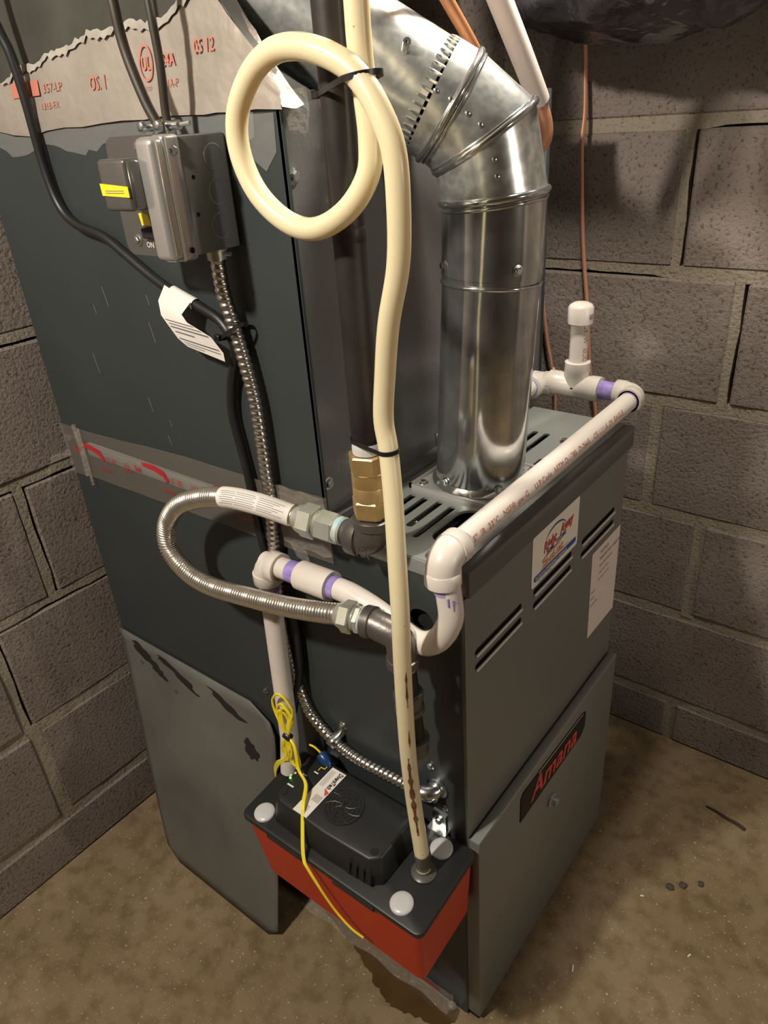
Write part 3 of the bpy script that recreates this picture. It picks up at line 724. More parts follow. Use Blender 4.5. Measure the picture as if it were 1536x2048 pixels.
# ------------------------------------------------------------------ condensate drain in white pvc
pv = thing('condensate_drain', 'white plastic drain piping over furnace front edge with purple primer', 'pipe', (-.05, 0, .80))
RP = .0140; RF = .0187
def pipe(pts, name='pipe', r=RP, m=M_pvc): return MB().tube(pts, r, 24).build(name, m, pv)
def fitting_elbow(corner, din, dout, L=.030, name='elbow'):
    """90 degree slip elbow: comes in along din, leaves along dout"""
    c = V(corner); a = V(din).normalized(); b_ = V(dout).normalized(); rb = .019
    ctr = c-a*rb+b_*rb
    arcp = [ctr+(-b_)*(rb*math.cos(t))+a*(rb*math.sin(t)) for t in [math.pi/2*k/9 for k in range(10)]]
    path = [c-a*L]+arcp+[c+b_*L]
    rs = [RF]+[RF]*10+[RF]
    e_ = MB().tube(path, rs, 26); 
    for q, d in ((c-a*L, a), (c+b_*(L-.016), b_)):
        e_.lathe(q, d, [(0, RF*.9), (.0004, RF+.0012), (.0155, RF+.0012), (.0165, RF)], 26)
    return e_.build(name, M_pvc, pv, 50)
def primer(p, d, h=.006, r=RP+.0004, name='primer_ring'): return MB().lathe(V(p), V(d), [(0, r), (h, r)], 26, False).build(name, M_primer, pv)
ZT = .9075; XT = .0105
p0 = (XT, -.030, ZT)
ft = fitting_elbow((XT, -.032, ZT), (0, 0, 1), (0, 1, 0), .031)
pt_ = pipe([(XT, -.012, ZT), (XT-.004, .49, ZT)])
primer((XT, .0, ZT), (0, 1, 0), .005)
# printed line along the top pipe, wrapped on its front upper quarter
def pp(u, v, rot=0):
    a = math.radians(6)+v/RP; x = XT-.004*u/.5
    return (x+math.cos(a)*(RP+.0003), u, ZT+math.sin(a)*(RP+.0003))
text('S"  IR  23°C   NSF® -pw-G     U.P.Code  ASTM D-1785  D-2665    CE-1/11-5  JM  EAGLE  ', .0105, lambda u, v: pp(.008+u, v), 'print', M_pink, pt_, 1.07)
# far elbow, tee and capped standpipe
YB = .505
fitting_elbow((XT-.004, YB, ZT), (0, 1, 0), (-1, 0, 0), .031)
MB().lathe((XT-.004, YB-.034, ZT), (0, 1, 0), [(0, RP+.0005), (.004, RP+.0005)], 24, False).build('primer_ring', M_primer, pv)
pipe([(-.010, YB, ZT), (-.165, YB, ZT)])
MB().lathe((-.022, YB, ZT), (-1, 0, 0), [(0, RP+.0006), (.028, RP+.0006)], 26, False).build('primer_ring', M_primer, pv)
te = MB(); te.lathe((-.049, YB, ZT), (-1, 0, 0), [(0, RF*.9), (.0005, RF+.0012), (.016, RF+.0012), (.018, RF), (.068, RF), (.070, RF+.0012), (.086, RF+.0012), (.0865, RF*.9)], 26)
te.lathe((-.090, YB, ZT), (0, 0, 1), [(0, RF), (.022, RF), (.024, RF+.0012), (.040, RF+.0012), (.0405, RF*.9)], 26)
te.build('tee', M_pvc, pv, 50)
sp = pipe([(-.090, YB, ZT+.03), (-.090, YB, 1.030)], 'standpipe')
cap = MB().lathe((-.090, YB, 1.008), (0, 0, 1), [(0, RF*.92), (.0005, RF+.0006), (.024, RF+.0006), (.028, RF-.002), (.031, RF*.6), (.032, .002)], 28).build('cap', M_pvc, pv, 60)
def sp_map(u, v): a = math.radians(-38)+v/RP; return (-.090+math.cos(a)*(RP+.0003), YB+math.sin(a)*(RP+.0003), .950+u)
text('DLG  W13L', .011, lambda u, v: sp_map(u, v), 'print', M_pink, sp, 1.0)
def cap_map(u, v): a = math.radians(-25)+u/RF; return (-.090+math.cos(a)*(RF+.001), YB+math.sin(a)*(RF+.001), 1.016+v)
strips('barcode', [(.0011*k, .0011*k+.0006, 0, .008) for k in range(9)], cap_map, M_greyprint, cap)
fitting_elbow((-.157, YB, ZT-.004), (-1, 0, 0), (0, -1, 0), .028)
primer((-.157, YB-.032, ZT-.004), (0, 1, 0), .004)
pipe([(-.157, YB-.02, ZT-.004), (-.157, .40, ZT-.004)])
fitting_elbow((-.157, .385, ZT-.004), (0, -1, 0), (-1, 0, 0), .027)
# trap: elbow down, riser, bend, long sweep to the left, coupling and elbow
YP = -.032
tr = cat([(XT+.003, YP, .892), (XT+.007, YP, .862), (XT+.0085, YP-.001, .832), (.0035, YP-.003, .800), (-.020, YP-.004, .7865), (-.050, YP-.003, .793), (-.080, YP-.001, .803), (-.120, YP, .811), (-.150, YP, .812), (-.168, YP, .811)], 8)
to = pipe(tr, 'trap')
primer((XT+.0046, YP, .8735), (.10, 0, -1), .006)
drip = MB(); 
for k, (dz, l) in enumerate(((.0, .010), (.012, .016), (.03, .006))):
    a = math.radians(-60+22*k); drip.tube([(XT+.0066+RP*math.cos(a), YP+RP*math.sin(a), .868-dz*.2), (XT+.0076+RP*math.cos(a), YP+RP*math.sin(a), .868-l)], .0011, 6)
drip.build('primer_drip', M_primer, pv)
cd_ = V((-1, 0, -.03)).normalized(); cpos = V((-.152, YP, .8115))
MB().lathe(cpos, cd_, [(0, RF*.9), (.0005, RF+.0004), (.052, RF+.0004), (.0525, RF*.9)], 26).build('coupling', M_pvc, pv)
primer(cpos-cd_*.010, cd_, .010, RP+.0006)
pipe([cpos+cd_*.02, cpos+cd_*.118])
primer(cpos+cd_*.053, cd_, .018, RP+.0006)
fitting_elbow((-.268, YP, .806), (-1, 0, -.03), (-.01, 0, -1), .028)
dp = pipe([(-.268, YP, .79), (-.2705, YP-.003, .66), (-.272, YP-.008, .50), (-.2705, YP-.020, .44)], 'drop_pipe')
primer((-.2685, YP, .778), (0, 0, -1), .012)
def dp_map(u, v): a = math.radians(-128)+v/RP; return (-.2685-.003*u/.2+math.cos(a)*(RP+.0003), YP+math.sin(a)*(RP+.0003)-.002*u, .755-u)
text('JM EAGLE  PVC 1120  SCH 40  480PSI', .010, dp_map, 'print', M_red, dp, 1.0)
sm = MB(); rs = random.Random(11)
def dps(u, v): a = math.radians(-70)+v/RP; return (-.2688-.003*u/.2+math.cos(a)*(RP+.0004), YP+math.sin(a)*(RP+.0004)-.002*u, .755-u)
for k in range(9):
    u = rs.uniform(.015, .16); v = rs.uniform(-.006, .006); w_ = rs.uniform(.002, .005)
    c = [(u+w_*rs.uniform(.5, 1.4)*math.cos(t), v+w_*.45*rs.uniform(.5, 1.3)*math.sin(t)) for t in [2*math.pi*q/8 for q in range(8)]]
    sm.add([dps(*q) for q in c], [list(range(8))])
sm.build('smudge', M_greyprint, dp)

# ------------------------------------------------------------------ vinyl discharge hose
hs = thing('vinyl_hose', 'translucent yellowed vinyl hose with a coiled loop tied to gas pipe', 'hose', (-.02, -.07, .43))
hp = [(-.0105, -.068, .436), (-.0125, -.068, .47), (-.019, -.068, .55), (-.018, -.074, .635), (-.0145, -.079, .72), (-.011, -.082, .80), (-.010, -.081, .86), (-.016, -.073, .92), (-.026, -.060, .978), (-.036, -.050, 1.026), (-.041, -.048, 1.056), (-.034, -.050, 1.10), (-.022, -.055, 1.15), (-.006, -.058, 1.20), (.0, -.061, 1.245), (-.001, -.062, 1.286), (-.013, -.062, 1.314),
      (-.030, -.062, 1.336), (-.050, -.064, 1.350), (-.080, -.066, 1.3600), (-.111, -.067, 1.360), (-.140, -.067, 1.346), (-.163, -.067, 1.318), (-.166, -.067, 1.287), (-.150, -.067, 1.255), (-.119, -.066, 1.2325), (-.087, -.064, 1.2275), (-.056, -.058, 1.242), (-.038, -.050, 1.267), (-.036, -.046, 1.293), (-.0385, -.045, 1.325), (-.041, -.045, 1.355), (-.041, -.045, 1.40), (-.040, -.045, 1.6), (-.045, -.04, 2.0)]
hpath = resample(cat(hp, 10), .006)
MB().tube(hpath, .0098, 20).build('tube', M_hose, hs, 80)
# brown residue stuck along the lower part
low = [p for p in hpath if p.z < .80]
rz = MB(); camp = cam.matrix_world.translation.copy()
for (z0, z1, wmax, off) in ((.735, .795, .0014, .35), (.668, .70, .0012, .3), (.505, .655, .0034, .0)):
    q = [p for p in low if z0 <= p.z <= z1]; vs = []; NA = 6
    for i, p in enumerate(q):
        t = (q[min(i+1, len(q)-1)]-q[max(i-1, 0)]).normalized(); o = V((.58, -.75, .25)); o = (o-t*o.dot(t)).normalized(); s_ = t.cross(o)
        ww = wmax*(.25+.75*math.sin(math.pi*(i+.5)/len(q)))*(.75+.35*math.sin(p.z*260)+.2*math.sin(p.z*610))
        for k in range(NA+1):
            a = off+(2*k/NA-1)*ww/.0098; vs.append(p+(o*math.cos(a)+s_*math.sin(a))*.01005)
    n = NA+1; rz.add(vs, [(n*i+k, n*i+k+1, n*i+n+k+1, n*i+n+k) for i in range(len(q)-1) for k in range(NA)])
rz.build('residue', M_residue, hs)
spk = MB(); rs = random.Random(4)
for p in hpath[::3]:
    if rs.random() < .12:
        o = V((.6+rs.uniform(-.3, .3), -.7+rs.uniform(-.3, .3), .1)).normalized(); spk.lathe(p+o*.0096, o, [(0, .0007), (.0004, .0004)], 6)
tag(spk.build('speck', M_residue, hs), kind='stuff')
# ------------------------------------------------------------------ cable ties
def tie(label, loops, head, hd, tail=None):
    t_ = thing('cable_tie', label, 'cable tie', head)
    b_ = MB(); vs = []; n = len(loops); 
    cz = sum(p[2] for p in loops)/n; c = sum((V(p) for p in loops), V((0, 0, 0)))/n
    for p in loops:
        p = V(p); o = (p-c).normalized(); nrm = hd
        vs += [p-nrm*.0022, p+nrm*.0022, p+nrm*.0022+o*.0014, p-nrm*.0022+o*.0014]
    b_.add(vs, [(4*i+k, 4*i+(k+1) % 4, 4*((i+1) % n)+(k+1) % 4, 4*((i+1) % n)+k) for i in range(n) for k in range(4)])
    b_.build('strap', M_tie, t_, 60)
    h = V(head); me = bevel_mesh(MB().box(-.004, .004, -.003, .003, -.0035, .0035).mesh(), .0008, 1); finish('head', me, M_tie, t_, 40, h)
    if tail: MB().tube([h, tail], .0016, 6).build('tail', M_tie, t_)
    return t_
def oval(c1, r1, c2, r2, n=28, tilt=(0, 0)):
    """convex loop round two circles in plan (x,y,z centre)"""
    pts = []
    for k in range(n):
        th = 2*math.pi*k/n; d = V((math.cos(th), math.sin(th)))
        a = V((c1[0], c1[1]))+d*r1; b_ = V((c2[0], c2[1]))+d*r2
        q = a if a.dot(d) > b_.dot(d) else b_
        pts.append((q.x, q.y, c1[2]+tilt[0]*(q.x-c1[0])+tilt[1]*(q.y-c1[1])))
    return pts
tie('black cable tie holding hose loop to gas pipe at top', oval((GX, GY, 1.330), .0157, (-.034, -.055, 1.33), .0165, tilt=(.14, 0)), (GX-.018, GY-.006, 1.3285), V((0, 0, 1)))
tie('black cable tie holding hose to gas pipe above brass union', oval((GX, GY, 1.021), .0157, (-.036, -.050, 1.025), .0102, tilt=(.08, 0)), (GX-.016, GY+.010, 1.022), V((0, 0, 1)), (GX-.024, GY+.014, 1.026))

# ------------------------------------------------------------------ switch box
bx = thing('switch_box', 'square steel electrical box with fused switch cover on cabinet side', 'electrical box', (-.31, -.05, 1.196))
X0, X1, Z0, Z1 = -.366, -.258, 1.196, 1.305
bm_ = MB().box(X0, X1, -.062, -.0004, Z0, Z1).mesh(); bevel_mesh(bm_, .003, 2); bo = finish('box_body', bm_, mat('box_steel', (.20, .21, .205), .4, .25), bx)
for y, z in ((-.020, 1.284), (-.021, 1.252), (-.024, 1.220)):
    k_ = MB(); k_.lathe((X1, y, z), (1, 0, 0), [(-.0005, .0128), (.0006, .0126), (.0006, .0116), (-.0005, .0114)], 28); k_.build('knockout', M_galv, bo)
for y, z in ((-.049, 1.268), (-.051, 1.234)): MB().lathe((X1-.001, y, z), (1, 0, 0), [(0, .0022), (.0012, .0022)], 12).build('screw_hole', M_dark, bo)
MB().box(X0-.004, X0, -.05, -.01, 1.288, 1.305).build('box_ear', M_side, bo)
M_cov = mat('cover_steel', (.70, .69, .67), .2, .75)
M_covd = mat('dark_cover_steel', (.22, .21, .20), .16, .7)
cv = MB().prism(rrect((X0+X1)/2, (Z0+Z1)/2, X1-X0+.004, Z1-Z0+.005, .012, 5), lambda a, b, d: (a, d, b), -.062, -.066).build('cover_plate', M_covd, bx)
rg_ = finish('raised_ridge', bevel_mesh(MB().box(-.286, X1+.001, -.092, -.066, Z0-.002, Z1+.001).mesh(), .007, 4), M_cov, bx)
finish('ridge_fold', bevel_mesh(MB().box(-.276, X1+.003, -.080, -.060, Z0-.003, Z1+.002).mesh(), .004, 3), M_cov, bx)
fb = finish('fuse_housing', bevel_mesh(MB().box(-.329, -.284, -.107, -.066, 1.243, 1.2895).mesh(), .004, 3), M_covd, bx)
MB().prism([(-.3292, 1.2685), (-.2845, 1.2655), (-.2845, 1.256), (-.3285, 1.2575)], lambda a, b, d: (a, d, b), -.1071, -.1076).build('yellow_label', M_yel2, fb)
strips('label_print', [(-.322, -.292, 1.2615, 1.2622), (-.322, -.292, 1.2595, 1.2602)], lambda u, v: (u, -.1078, v), M_greyprint, fb)
MB().prism([(-.334, 1.236), (-.318, 1.235), (-.316, 1.224), (-.332, 1.224)], lambda a, b, d: (a, d, b), -.066, -.0675).build('yellow_label', M_yel2, cv)
finish('switch_block', bevel_mesh(MB().box(-.330, -.308, -.072, -.066, 1.212, 1.222).mesh(), .001, 1), M_dark, bx)
for x, z in ((-.294, 1.222), (-.310, 1.207), (-.345, 1.209), (-.312, 1.298)):
    screw(cv, (x, -.066, z), (0, -1, 0), 1.0)
text('OFF', .008, lambda u, v: (-.335+u, -.0666, 1.214+v), 'lettering', M_white, cv)
text('ON', .008, lambda u, v: (-.332+u, -.0666, 1.202+v), 'lettering', M_white, cv)
screw(rg_, (X1+.0005, -.070, 1.293), (1, 0, 0), 1.1)
MB().lathe((X1+.001, -.069, 1.203), (1, 0, 0), [(0, .003), (.0032, .003)], 12).build('screw_slot', M_dark, rg_)
# cable clamp on top, conduit connector below
cl = MB(); cl.lathe((-.307, -.036, Z1), (0, 0, 1), [(0, .012), (.004, .012), (.0045, .010), (.012, .010)], 20); clo = cl.build('cable_clamp', M_screw, bx)
MB().tube([(-.332, -.040, 1.314), (-.284, -.034, 1.314)], .0045, 12).build('clamp_bar', M_screw, clo)
for x in (-.326, -.300): MB().lathe((x, -.046, 1.314), (0, -1, 0), [(0, .0055), (.004, .005), (.005, .003)], 14).build('clamp_screw', M_screw, clo)
MB().tube([(-.284, -.034, 1.314), (-.270, -.032, 1.315)], .0022, 8).build('clamp_screw', M_screw, clo)
cn = MB(); cn.lathe((-.2805, -.018, Z0), (0, 0, -1), [(0, .0125), (.003, .0125), (.0035, .0105), (.012, .0105)], 20); cno = cn.build('conduit_connector', M_zinc, bx)
MB().tube([(-.2805, -.018, 1.189), (-.260, -.016, 1.190)], .0022, 8).build('clamp_screw', M_screw, cno)
# ------------------------------------------------------------------ cables into the box
def cable(label, pts, r=.0045):
    c_ = MB().tube(cat(pts, 8), r, 14).build('wall_cable', M_cable); tag(c_, label, 'cable', 'cables entering the switch box'); return c_
cable('brown sheathed cable at left entering top of switch box', [(-.40, -.03, 1.80), (-.352, -.036, 1.50), (-.343, -.040, 1.422), (-.339, -.040, 1.381), (-.323, -.040, 1.337), (-.311, -.038, 1.312), (-.308, -.036, 1.29)], .0052)
cable('brown sheathed cable at right entering top of switch box', [(-.30, -.02, 1.80), (-.302, -.030, 1.50), (-.297, -.034, 1.405), (-.297, -.034, 1.365), (-.302, -.034, 1.325), (-.301, -.034, 1.29)], .0042)
# ------------------------------------------------------------------ armoured conduit
ac = thing('armoured_conduit', 'spiral steel armoured conduit running down furnace side from switch box', 'conduit', (-.26, -.015, .50))
cpts = [(-.2805, -.018, 1.187), (-.281, -.017, 1.151), (-.274, -.016, 1.113), (-.2665, -.015, 1.073), (-.2605, -.014, 1.026), (-.260, -.014, .976), (-.261, -.014, .928), (-.262, -.014, .886), (-.268, -.014, .825), (-.276, -.012, .75), (-.277, -.011, .66), (-.264, -.012, .575), (-.2465, -.013, .536), (-.208, -.014, .509), (-.156, -.015, .4985), (-.092, -.016, .503), (-.058, -.018, .507)]
cpath = resample(cat(cpts, 12), .0012)
CP = .0084
MB().tube(cpath, .008, 20, True, rf=lambda i, th, L: .0070+.0015*abs(math.sin(math.pi*L/CP+th*.5))).build('spiral_tube', M_conduit, ac, 80)
# strap clip on the panel
def path_at(z, x):
    return min(cpath, key=lambda p: (p.x-x)**2+(p.z-z)**2)
q = path_at(.507, -.205); i = cpath.index(q); t = (cpath[i+1]-cpath[i-1]).normalized(); uo = V((0, -1, 0)); sv = t.cross(uo).normalized()
if sv.z < 0: sv = -sv
ring = []
for k in range(-1, 10):
    a = math.radians(-60+k*28) if k >= 0 else 0
prof = [(.030, -.0005), (.022, -.0005), (.0125, -.002)]+[(.0092*math.cos(a), .0145+.0092*math.sin(a)) for a in [math.radians(d) for d in range(20, 200, 20)]]+[(-.0095, .008)]
cl = MB(); vs = []
for (s_, h) in prof:
    base = V((q.x, 0, q.z))+sv*s_+V((0, -1, 0))*(h+.001)
    for tt in (-.0075, .0075):
        vs.append(base+t*tt)
cl.add(vs, [(2*k, 2*k+1, 2*k+3, 2*k+2) for k in range(len(prof)-1)])
me = cl.mesh(); so = finish('strap_clip', me, M_screw, ac, 50); md = so.modifiers.new('s', 'SOLIDIFY'); md.thickness = .0012
screw(ac, V((q.x, -.0015, q.z))+sv*.024, (0, -1, 0), 1.0)
# ninety degree connector into the panel
cnn = MB(); path = [(-.062, -.018, .5065), (-.050, -.0185, .508)]+[tuple(p) for p in arc((-.047, -.003, .509), (0, -1, 0), (1, 0, 0), .0155, 6)]+[(-.0315, .0005, .511)]
cnn.tube(path, [.0098]*2+[.0115]*(len(path)-2), 20); cnn.lathe((-.0312, -.0002, .511), (0, -1, 0), [(0, .0165), (.0025, .0165), (.003, .013), (.006, .0125)], 24)
cnn.build('angle_connector', M_screw, ac, 50)
screw(ac, (-.026, -.016, .505), (.6, -.8, 0), .8)

# ------------------------------------------------------------------ black power cord with tag
pc = thing('power_cord', 'black power cord with white paper tag crossing cabinet side', 'cord', (-.30, -.012, .50))
kp = [(-.63, -.05, 1.75), (-.612, -.03, 1.50), (-.602, -.018, 1.425), (-.597, -.014, 1.399), (-.596, -.011, 1.353), (-.597, -.009, 1.281), (-.586, -.0085, 1.234), (-.557, -.0085, 1.211), (-.502, -.0085, 1.198), (-.463, -.009, 1.179), (-.416, -.010, 1.155), (-.378, -.012, 1.141), (-.332, -.014, 1.128), (-.299, -.0155, 1.117), (-.2815, -.0165, 1.100), (-.282, -.013, 1.080), (-.303, -.009, 1.038), (-.311, -.009, .999), (-.306, -.009, .953), (-.301, -.009, .912), (-.299, -.0095, .862), (-.296, -.008, .809), (-.285, -.008, .76), (-.258, -.009, .715), (-.256, -.010, .66), (-.260, -.012, .61), (-.272, -.022, .545), (-.277, -.040, .50), (-.270, -.052, .465), (-.262, -.052, .445)]
kpath = cat(kp, 8)
MB().tube(kpath, .0060, 14).build('cable', M_cord, pc)
# tag: sleeve round the cord and a hanging flag
sl = [p for p in kpath if -.381 <= p.x <= -.335 and p.z > 1.1]
if len(sl) > 1: MB().tube(sl, .0072, 14, False).build('tag_sleeve', M_white, pc)
tg = MB(); TP = [[(-.381, -.020, 1.150), (-.336, -.022, 1.134)], [(-.388, -.028, 1.133), (-.346, -.030, 1.121)], [(-.384, -.031, 1.117), (-.333, -.034, 1.114)], [(-.376, -.030, 1.106), (-.296, -.033, 1.101)], [(-.366, -.027, 1.090), (-.284, -.029, 1.083)], [(-.352, -.026, 1.0815), (-.286, -.027, 1.072)]]
vs = []
for a, b_ in TP:
    for k in range(5): vs.append(V(a).lerp(V(b_), k/4))
tg.add(vs, [(i*5+k, i*5+k+1, i*5+6+k, i*5+5+k) for i in range(5) for k in range(4)])
tgo = tg.build('paper_tag', M_white, pc, 80)
def tgm(u, v):   # u 0..1 across, v 0..1 down from row 2 to row 5
    f = 2+v*3; i = min(int(f), 4); g = f-i
    a = V(TP[i][0]).lerp(V(TP[i+1][0]), g); b_ = V(TP[i][1]).lerp(V(TP[i+1][1]), g); p = a.lerp(b_, u); return p+V((.0004, -.0007, .0002))
strips('text_line', [(.06+.03*(k % 2), .93-.4*(k in (3, 6)), .10+.115*k+.06*(k > 3), .135+.115*k+.06*(k > 3)) for k in range(7)], tgm, M_greyprint, tgo, 8)
tie('black cable tie binding power cord to armoured conduit', [(-.2745+.020*math.cos(a)*.9+0, -.0155+.0125*math.sin(a), 1.106+.010*math.cos(a)) for a in [2*math.pi*k/24 for k in range(24)]], (-.292, -.026, 1.099), V((-.4, 0, .9)).normalized())

# ------------------------------------------------------------------ leaning sheet metal cover
ls = thing('leaning_sheet', 'dull rounded sheet metal cover leaning on furnace side and floor', 'panel', (-.52, -.09, 0))
NU, NV = 26, 22
def sheet_pt(u, v):
    """u 0..1 along x, v 0..1 from the floor up; leans against the cabinet"""
    z = v*.475
    xl = -.655-.095*min(1, v/.45)**.8 if v < .45 else -.750-.020*(v-.45)/.55
    xl = -.640-.125*(v**.75)
    xr = -.336-.010*v
    y = -.092*(1-v)**1.15-.0045-.006*math.sin(u*math.pi)*math.sin(v*math.pi)
    return xl, xr, y, z
def sheet_xy(u, v):
    xl, xr, y, z = sheet_pt(u, v); x = xl+(xr-xl)*u
    return x, y, z
sv_ = []; 
for j in range(NV+1):
    for i in range(NU+1):
        u = i/NU; v = j/NV
        # rounded corners: pull the end columns in near the top right and the bottom corners
        xl, xr, y, z = sheet_pt(u, v); wd = xr-xl; rc = .055
        L_ = xl; R_ = xr
        hz = .475*(1-v)
        if hz < rc: R_ = xr-(rc-math.sqrt(max(0, rc*rc-(rc-hz)**2)))
        rb = .022
        if z < rb: R_ -= rb-math.sqrt(max(0, rb*rb-(rb-z)**2)); L_ += (rb-math.sqrt(max(0, rb*rb-(rb-z)**2)))*1.2
        x = L_+(R_-L_)*u
        sv_.append((x, y, z))
me = MB().add(sv_, [(j*(NU+1)+i, j*(NU+1)+i+1, (j+1)*(NU+1)+i+1, (j+1)*(NU+1)+i) for j in range(NV) for i in range(NU)]).mesh()
so = finish('sheet', me, M_sheet, ls, 60); md = so.modifiers.new('s', 'SOLIDIFY'); md.thickness = .003; md.offset = 0
gm = MB(); rs = random.Random(9)
def grime(cu, cv_, wu, wv, n=40):
    pts = []
    for k in range(n):
        a = 2*math.pi*k/n; r_ = .85+.12*math.sin(3*a+cu*9)+.1*math.sin(7*a)+rs.uniform(-.06, .06); x, y, z = sheet_xy(cu+wu*r_*math.cos(a), cv_+wv*r_*math.sin(a)-.25*wu*math.cos(a)); pts.append((x, y-.0024, z))
    gm.add(pts, [list(range(n))])
grime(.17, .945, .10, .030); grime(.42, .935, .16, .018); grime(.27, .90, .06, .02); grime(.72, .93, .12, .02); grime(.86, .80, .05, .04)
gm.build('tar_smear', M_grime, so)
for u, v in ((.14, .90), (.38, .86)): 
    x, y, z = sheet_xy(u, v); screw(so, (x, y-.002, z), (0, -1, .2), .7)

# ------------------------------------------------------------------ condensate pump
PX0, PX1, PYB, PYF = -.290, .034, -.006, -.140
pu = thing('condensate_pump', 'condensate pump with red tank and black top on furnace side', 'pump', (-.13, -.07, .29))
SL = .10
def pz(y, h=0): return .4345+SL*y+h
def PT(x, y, h=0): return (x, y, pz(y, h))
tk = MB(); ins = .004
def trect(x0, x1, y0, y1, zf, r=.010, n=4): return [(p[0], p[1], zf(p[1])) for p in rrect((x0+x1)/2, (y0+y1)/2, x1-x0, abs(y1-y0), r, n)]
tk.rings([trect(PX0+.006, PX1-.004, PYF+.003, PYB-.002, lambda y: pz(y, -.008)), trect(PX0+.020, PX1-.012, PYF+.014, PYB-.002, lambda y: pz(y, -.128)), trect(PX0+.026, PX1-.018, PYF+.020, PYB-.006, lambda y: pz(y, -.134))])
tk.build('tank', M_pumpred, pu, 40)
ho = rrect((PX0+PX1)/2, (PYB+PYF)/2, PX1-PX0, PYB-PYF, .011, 4)
hs_ = MB().prism(ho, lambda a, b, d: (a, b, pz(b, d)), -.010, 0).mesh(); bevel_mesh(hs_, .0025, 2); top_ = finish('top_plate', hs_, M_pumpblk, pu)
for x in (-.20, -.075): MB().box(x-.035, x+.035, PYF-.0012, PYF+.004, pz(PYF, -.0125), pz(PYF, -.003)).build('rim_tab', M_pumpblk, top_)
# motor housing
hb = [(-.249, -.030), (-.249, -.108), (-.235, -.1225), (-.14, -.1265), (-.060, -.1235), (-.044, -.112), (-.040, -.030), (-.052, -.018), (-.235, -.018)]
ht = [(-.243, -.032), (-.243, -.103), (-.231, -.1145), (-.14, -.1180), (-.064, -.1150), (-.051, -.105), (-.048, -.034), (-.058, -.024), (-.231, -.024)]
hm = MB().rings([[PT(x, y, 0) for x, y in hb], [PT(x, y, .036) for x, y in ht], [PT(x*.985-.002, y*.97-.002, .0405) for x, y in ht]]).mesh(); bevel_mesh(hm, .003, 2)
hou = finish('motor_housing', hm, M_pumpblk, pu, 40)
HT = .0412
def HP(x, y, h=0): return PT(x, y, HT+h)
# fan grille
gr = MB(); gx, gy = -.141, -.072
for k in range(8):
    r_ = None
for rr_ in (.010, .0165, .022, .0275):
    gr.rings([[HP(gx+(rr_+da)*math.cos(a), gy+(rr_+da)*math.sin(a), dh) for da, dh in ((-.0011, -.0005), (-.0011, .0010), (.0011, .0010), (.0011, -.0005))] for a in [2*math.pi*k/32 for k in range(33)]], True, False)
for k in range(9):
    a = 2*math.pi*k/9; pts = [HP(gx+r_*math.cos(a+(r_-.003)*28), gy+r_*math.sin(a+(r_-.003)*28), .0004) for r_ in (.003, .009, .016, .022, .028)]
    gr.tube(pts, .0010, 6)
MB().prism(circle2(gx, gy, .029, 32), lambda a, b, d: HP(a, b, d), -.0003, .00015).build('fan_opening', M_dark, hou)
gr.build('fan_grille', M_pumpblk, hou)
for x, y in ((-.232, -.100), (-.064, -.102), (-.062, -.036)): MB().lathe(HP(x, y, .0), (0, -.1, 1), [(0, .0052), (.0003, .0052)], 16).build('screw_recess', M_dark, hou)
vsl = MB()
for k in range(4):
    x = -.095+.0115*k; vsl.add([(x, -.1276+.0009*k, pz(-.127, .006)), (x+.0045, -.1274+.0009*k, pz(-.127, .006)), (x+.0045, -.1228+.0006*k, pz(-.12, .024)), (x, -.1230+.0006*k, pz(-.12, .024))], [(0, 1, 2, 3)])
vsl.build('vent_slot', M_dark, hou)
# rating label across the housing
lc = [(-.2005, -.114), (-.1745, -.114), (-.171, -.031), (-.197, -.031)]
lb = MB().prism(lc, lambda a, b, d: HP(a, b, d), .0, .0005).build('rating_label', M_white, hou)
def lm(u, v):  # u along +y (0..1), v across (0 = right edge, 1 = left edge)
    p = V(lc[1]).lerp(V(lc[2]), u); q = V(lc[0]).lerp(V(lc[3]), u); r_ = p.lerp(q, v); return HP(r_.x, r_.y, .0009)
def lmx(u, v): return lm(.97-u/.083, v/.026)
text('DiversiTech', .0105, lambda u, v: lm(.965-u/.083, .36-v/.026), 'lettering', M_blackprint, lb, .58, bold=.0004)
MB().add([lm(.47, .10), lm(.60, .42), lm(.56, .02)], [(0, 1, 2)]).build('red_mark', M_red, lb)
strips('text_line', [(.30, .44, .12+.10*k, .15+.10*k) for k in range(5)]+[(.60, .95, .62+.08*k, .635+.08*k) for k in range(4)]+[(.08, .20, .3+.1*k, .32+.1*k) for k in range(3)], lm, M_greyprint, lb)
# control corner: status print, lamps
def cm(u, v): return HP(-.242+u, -.028-v, .0006)
strips('print_bar', [(.006, .018, .058, .0605), (.014, .022, .034, .036), (.026, .034, .022, .0240)], cm, M_white, hou)
sch = MB()
for a, b_ in (((.034, .004), (.040, .004)), ((.037, .004), (.037, .012)), ((.030, .012), (.037, .012)), ((.030, .012), (.030, .018))):
    x0, x1 = sorted((a[0], b_[0])); y0, y1 = sorted((a[1], b_[1])); sch.add([cm(x0-.0006, y0-.0006), cm(x1+.0006, y0-.0006), cm(x1+.0006, y1+.0006), cm(x0-.0006, y1+.0006)], [(0, 1, 2, 3)])
sch.build('wiring_print', M_yel2, hou)
for x, y, m_ in ((.003, .050, M_led), (.001, .046, M_white), (.004, .040, M_white)):
    p = cm(x, y); MB().lathe(p, (0, -.1, 1), [(0, .0018), (.001, .0016), (.0016, .0008)], 10).build('status_lamp', m_, hou)
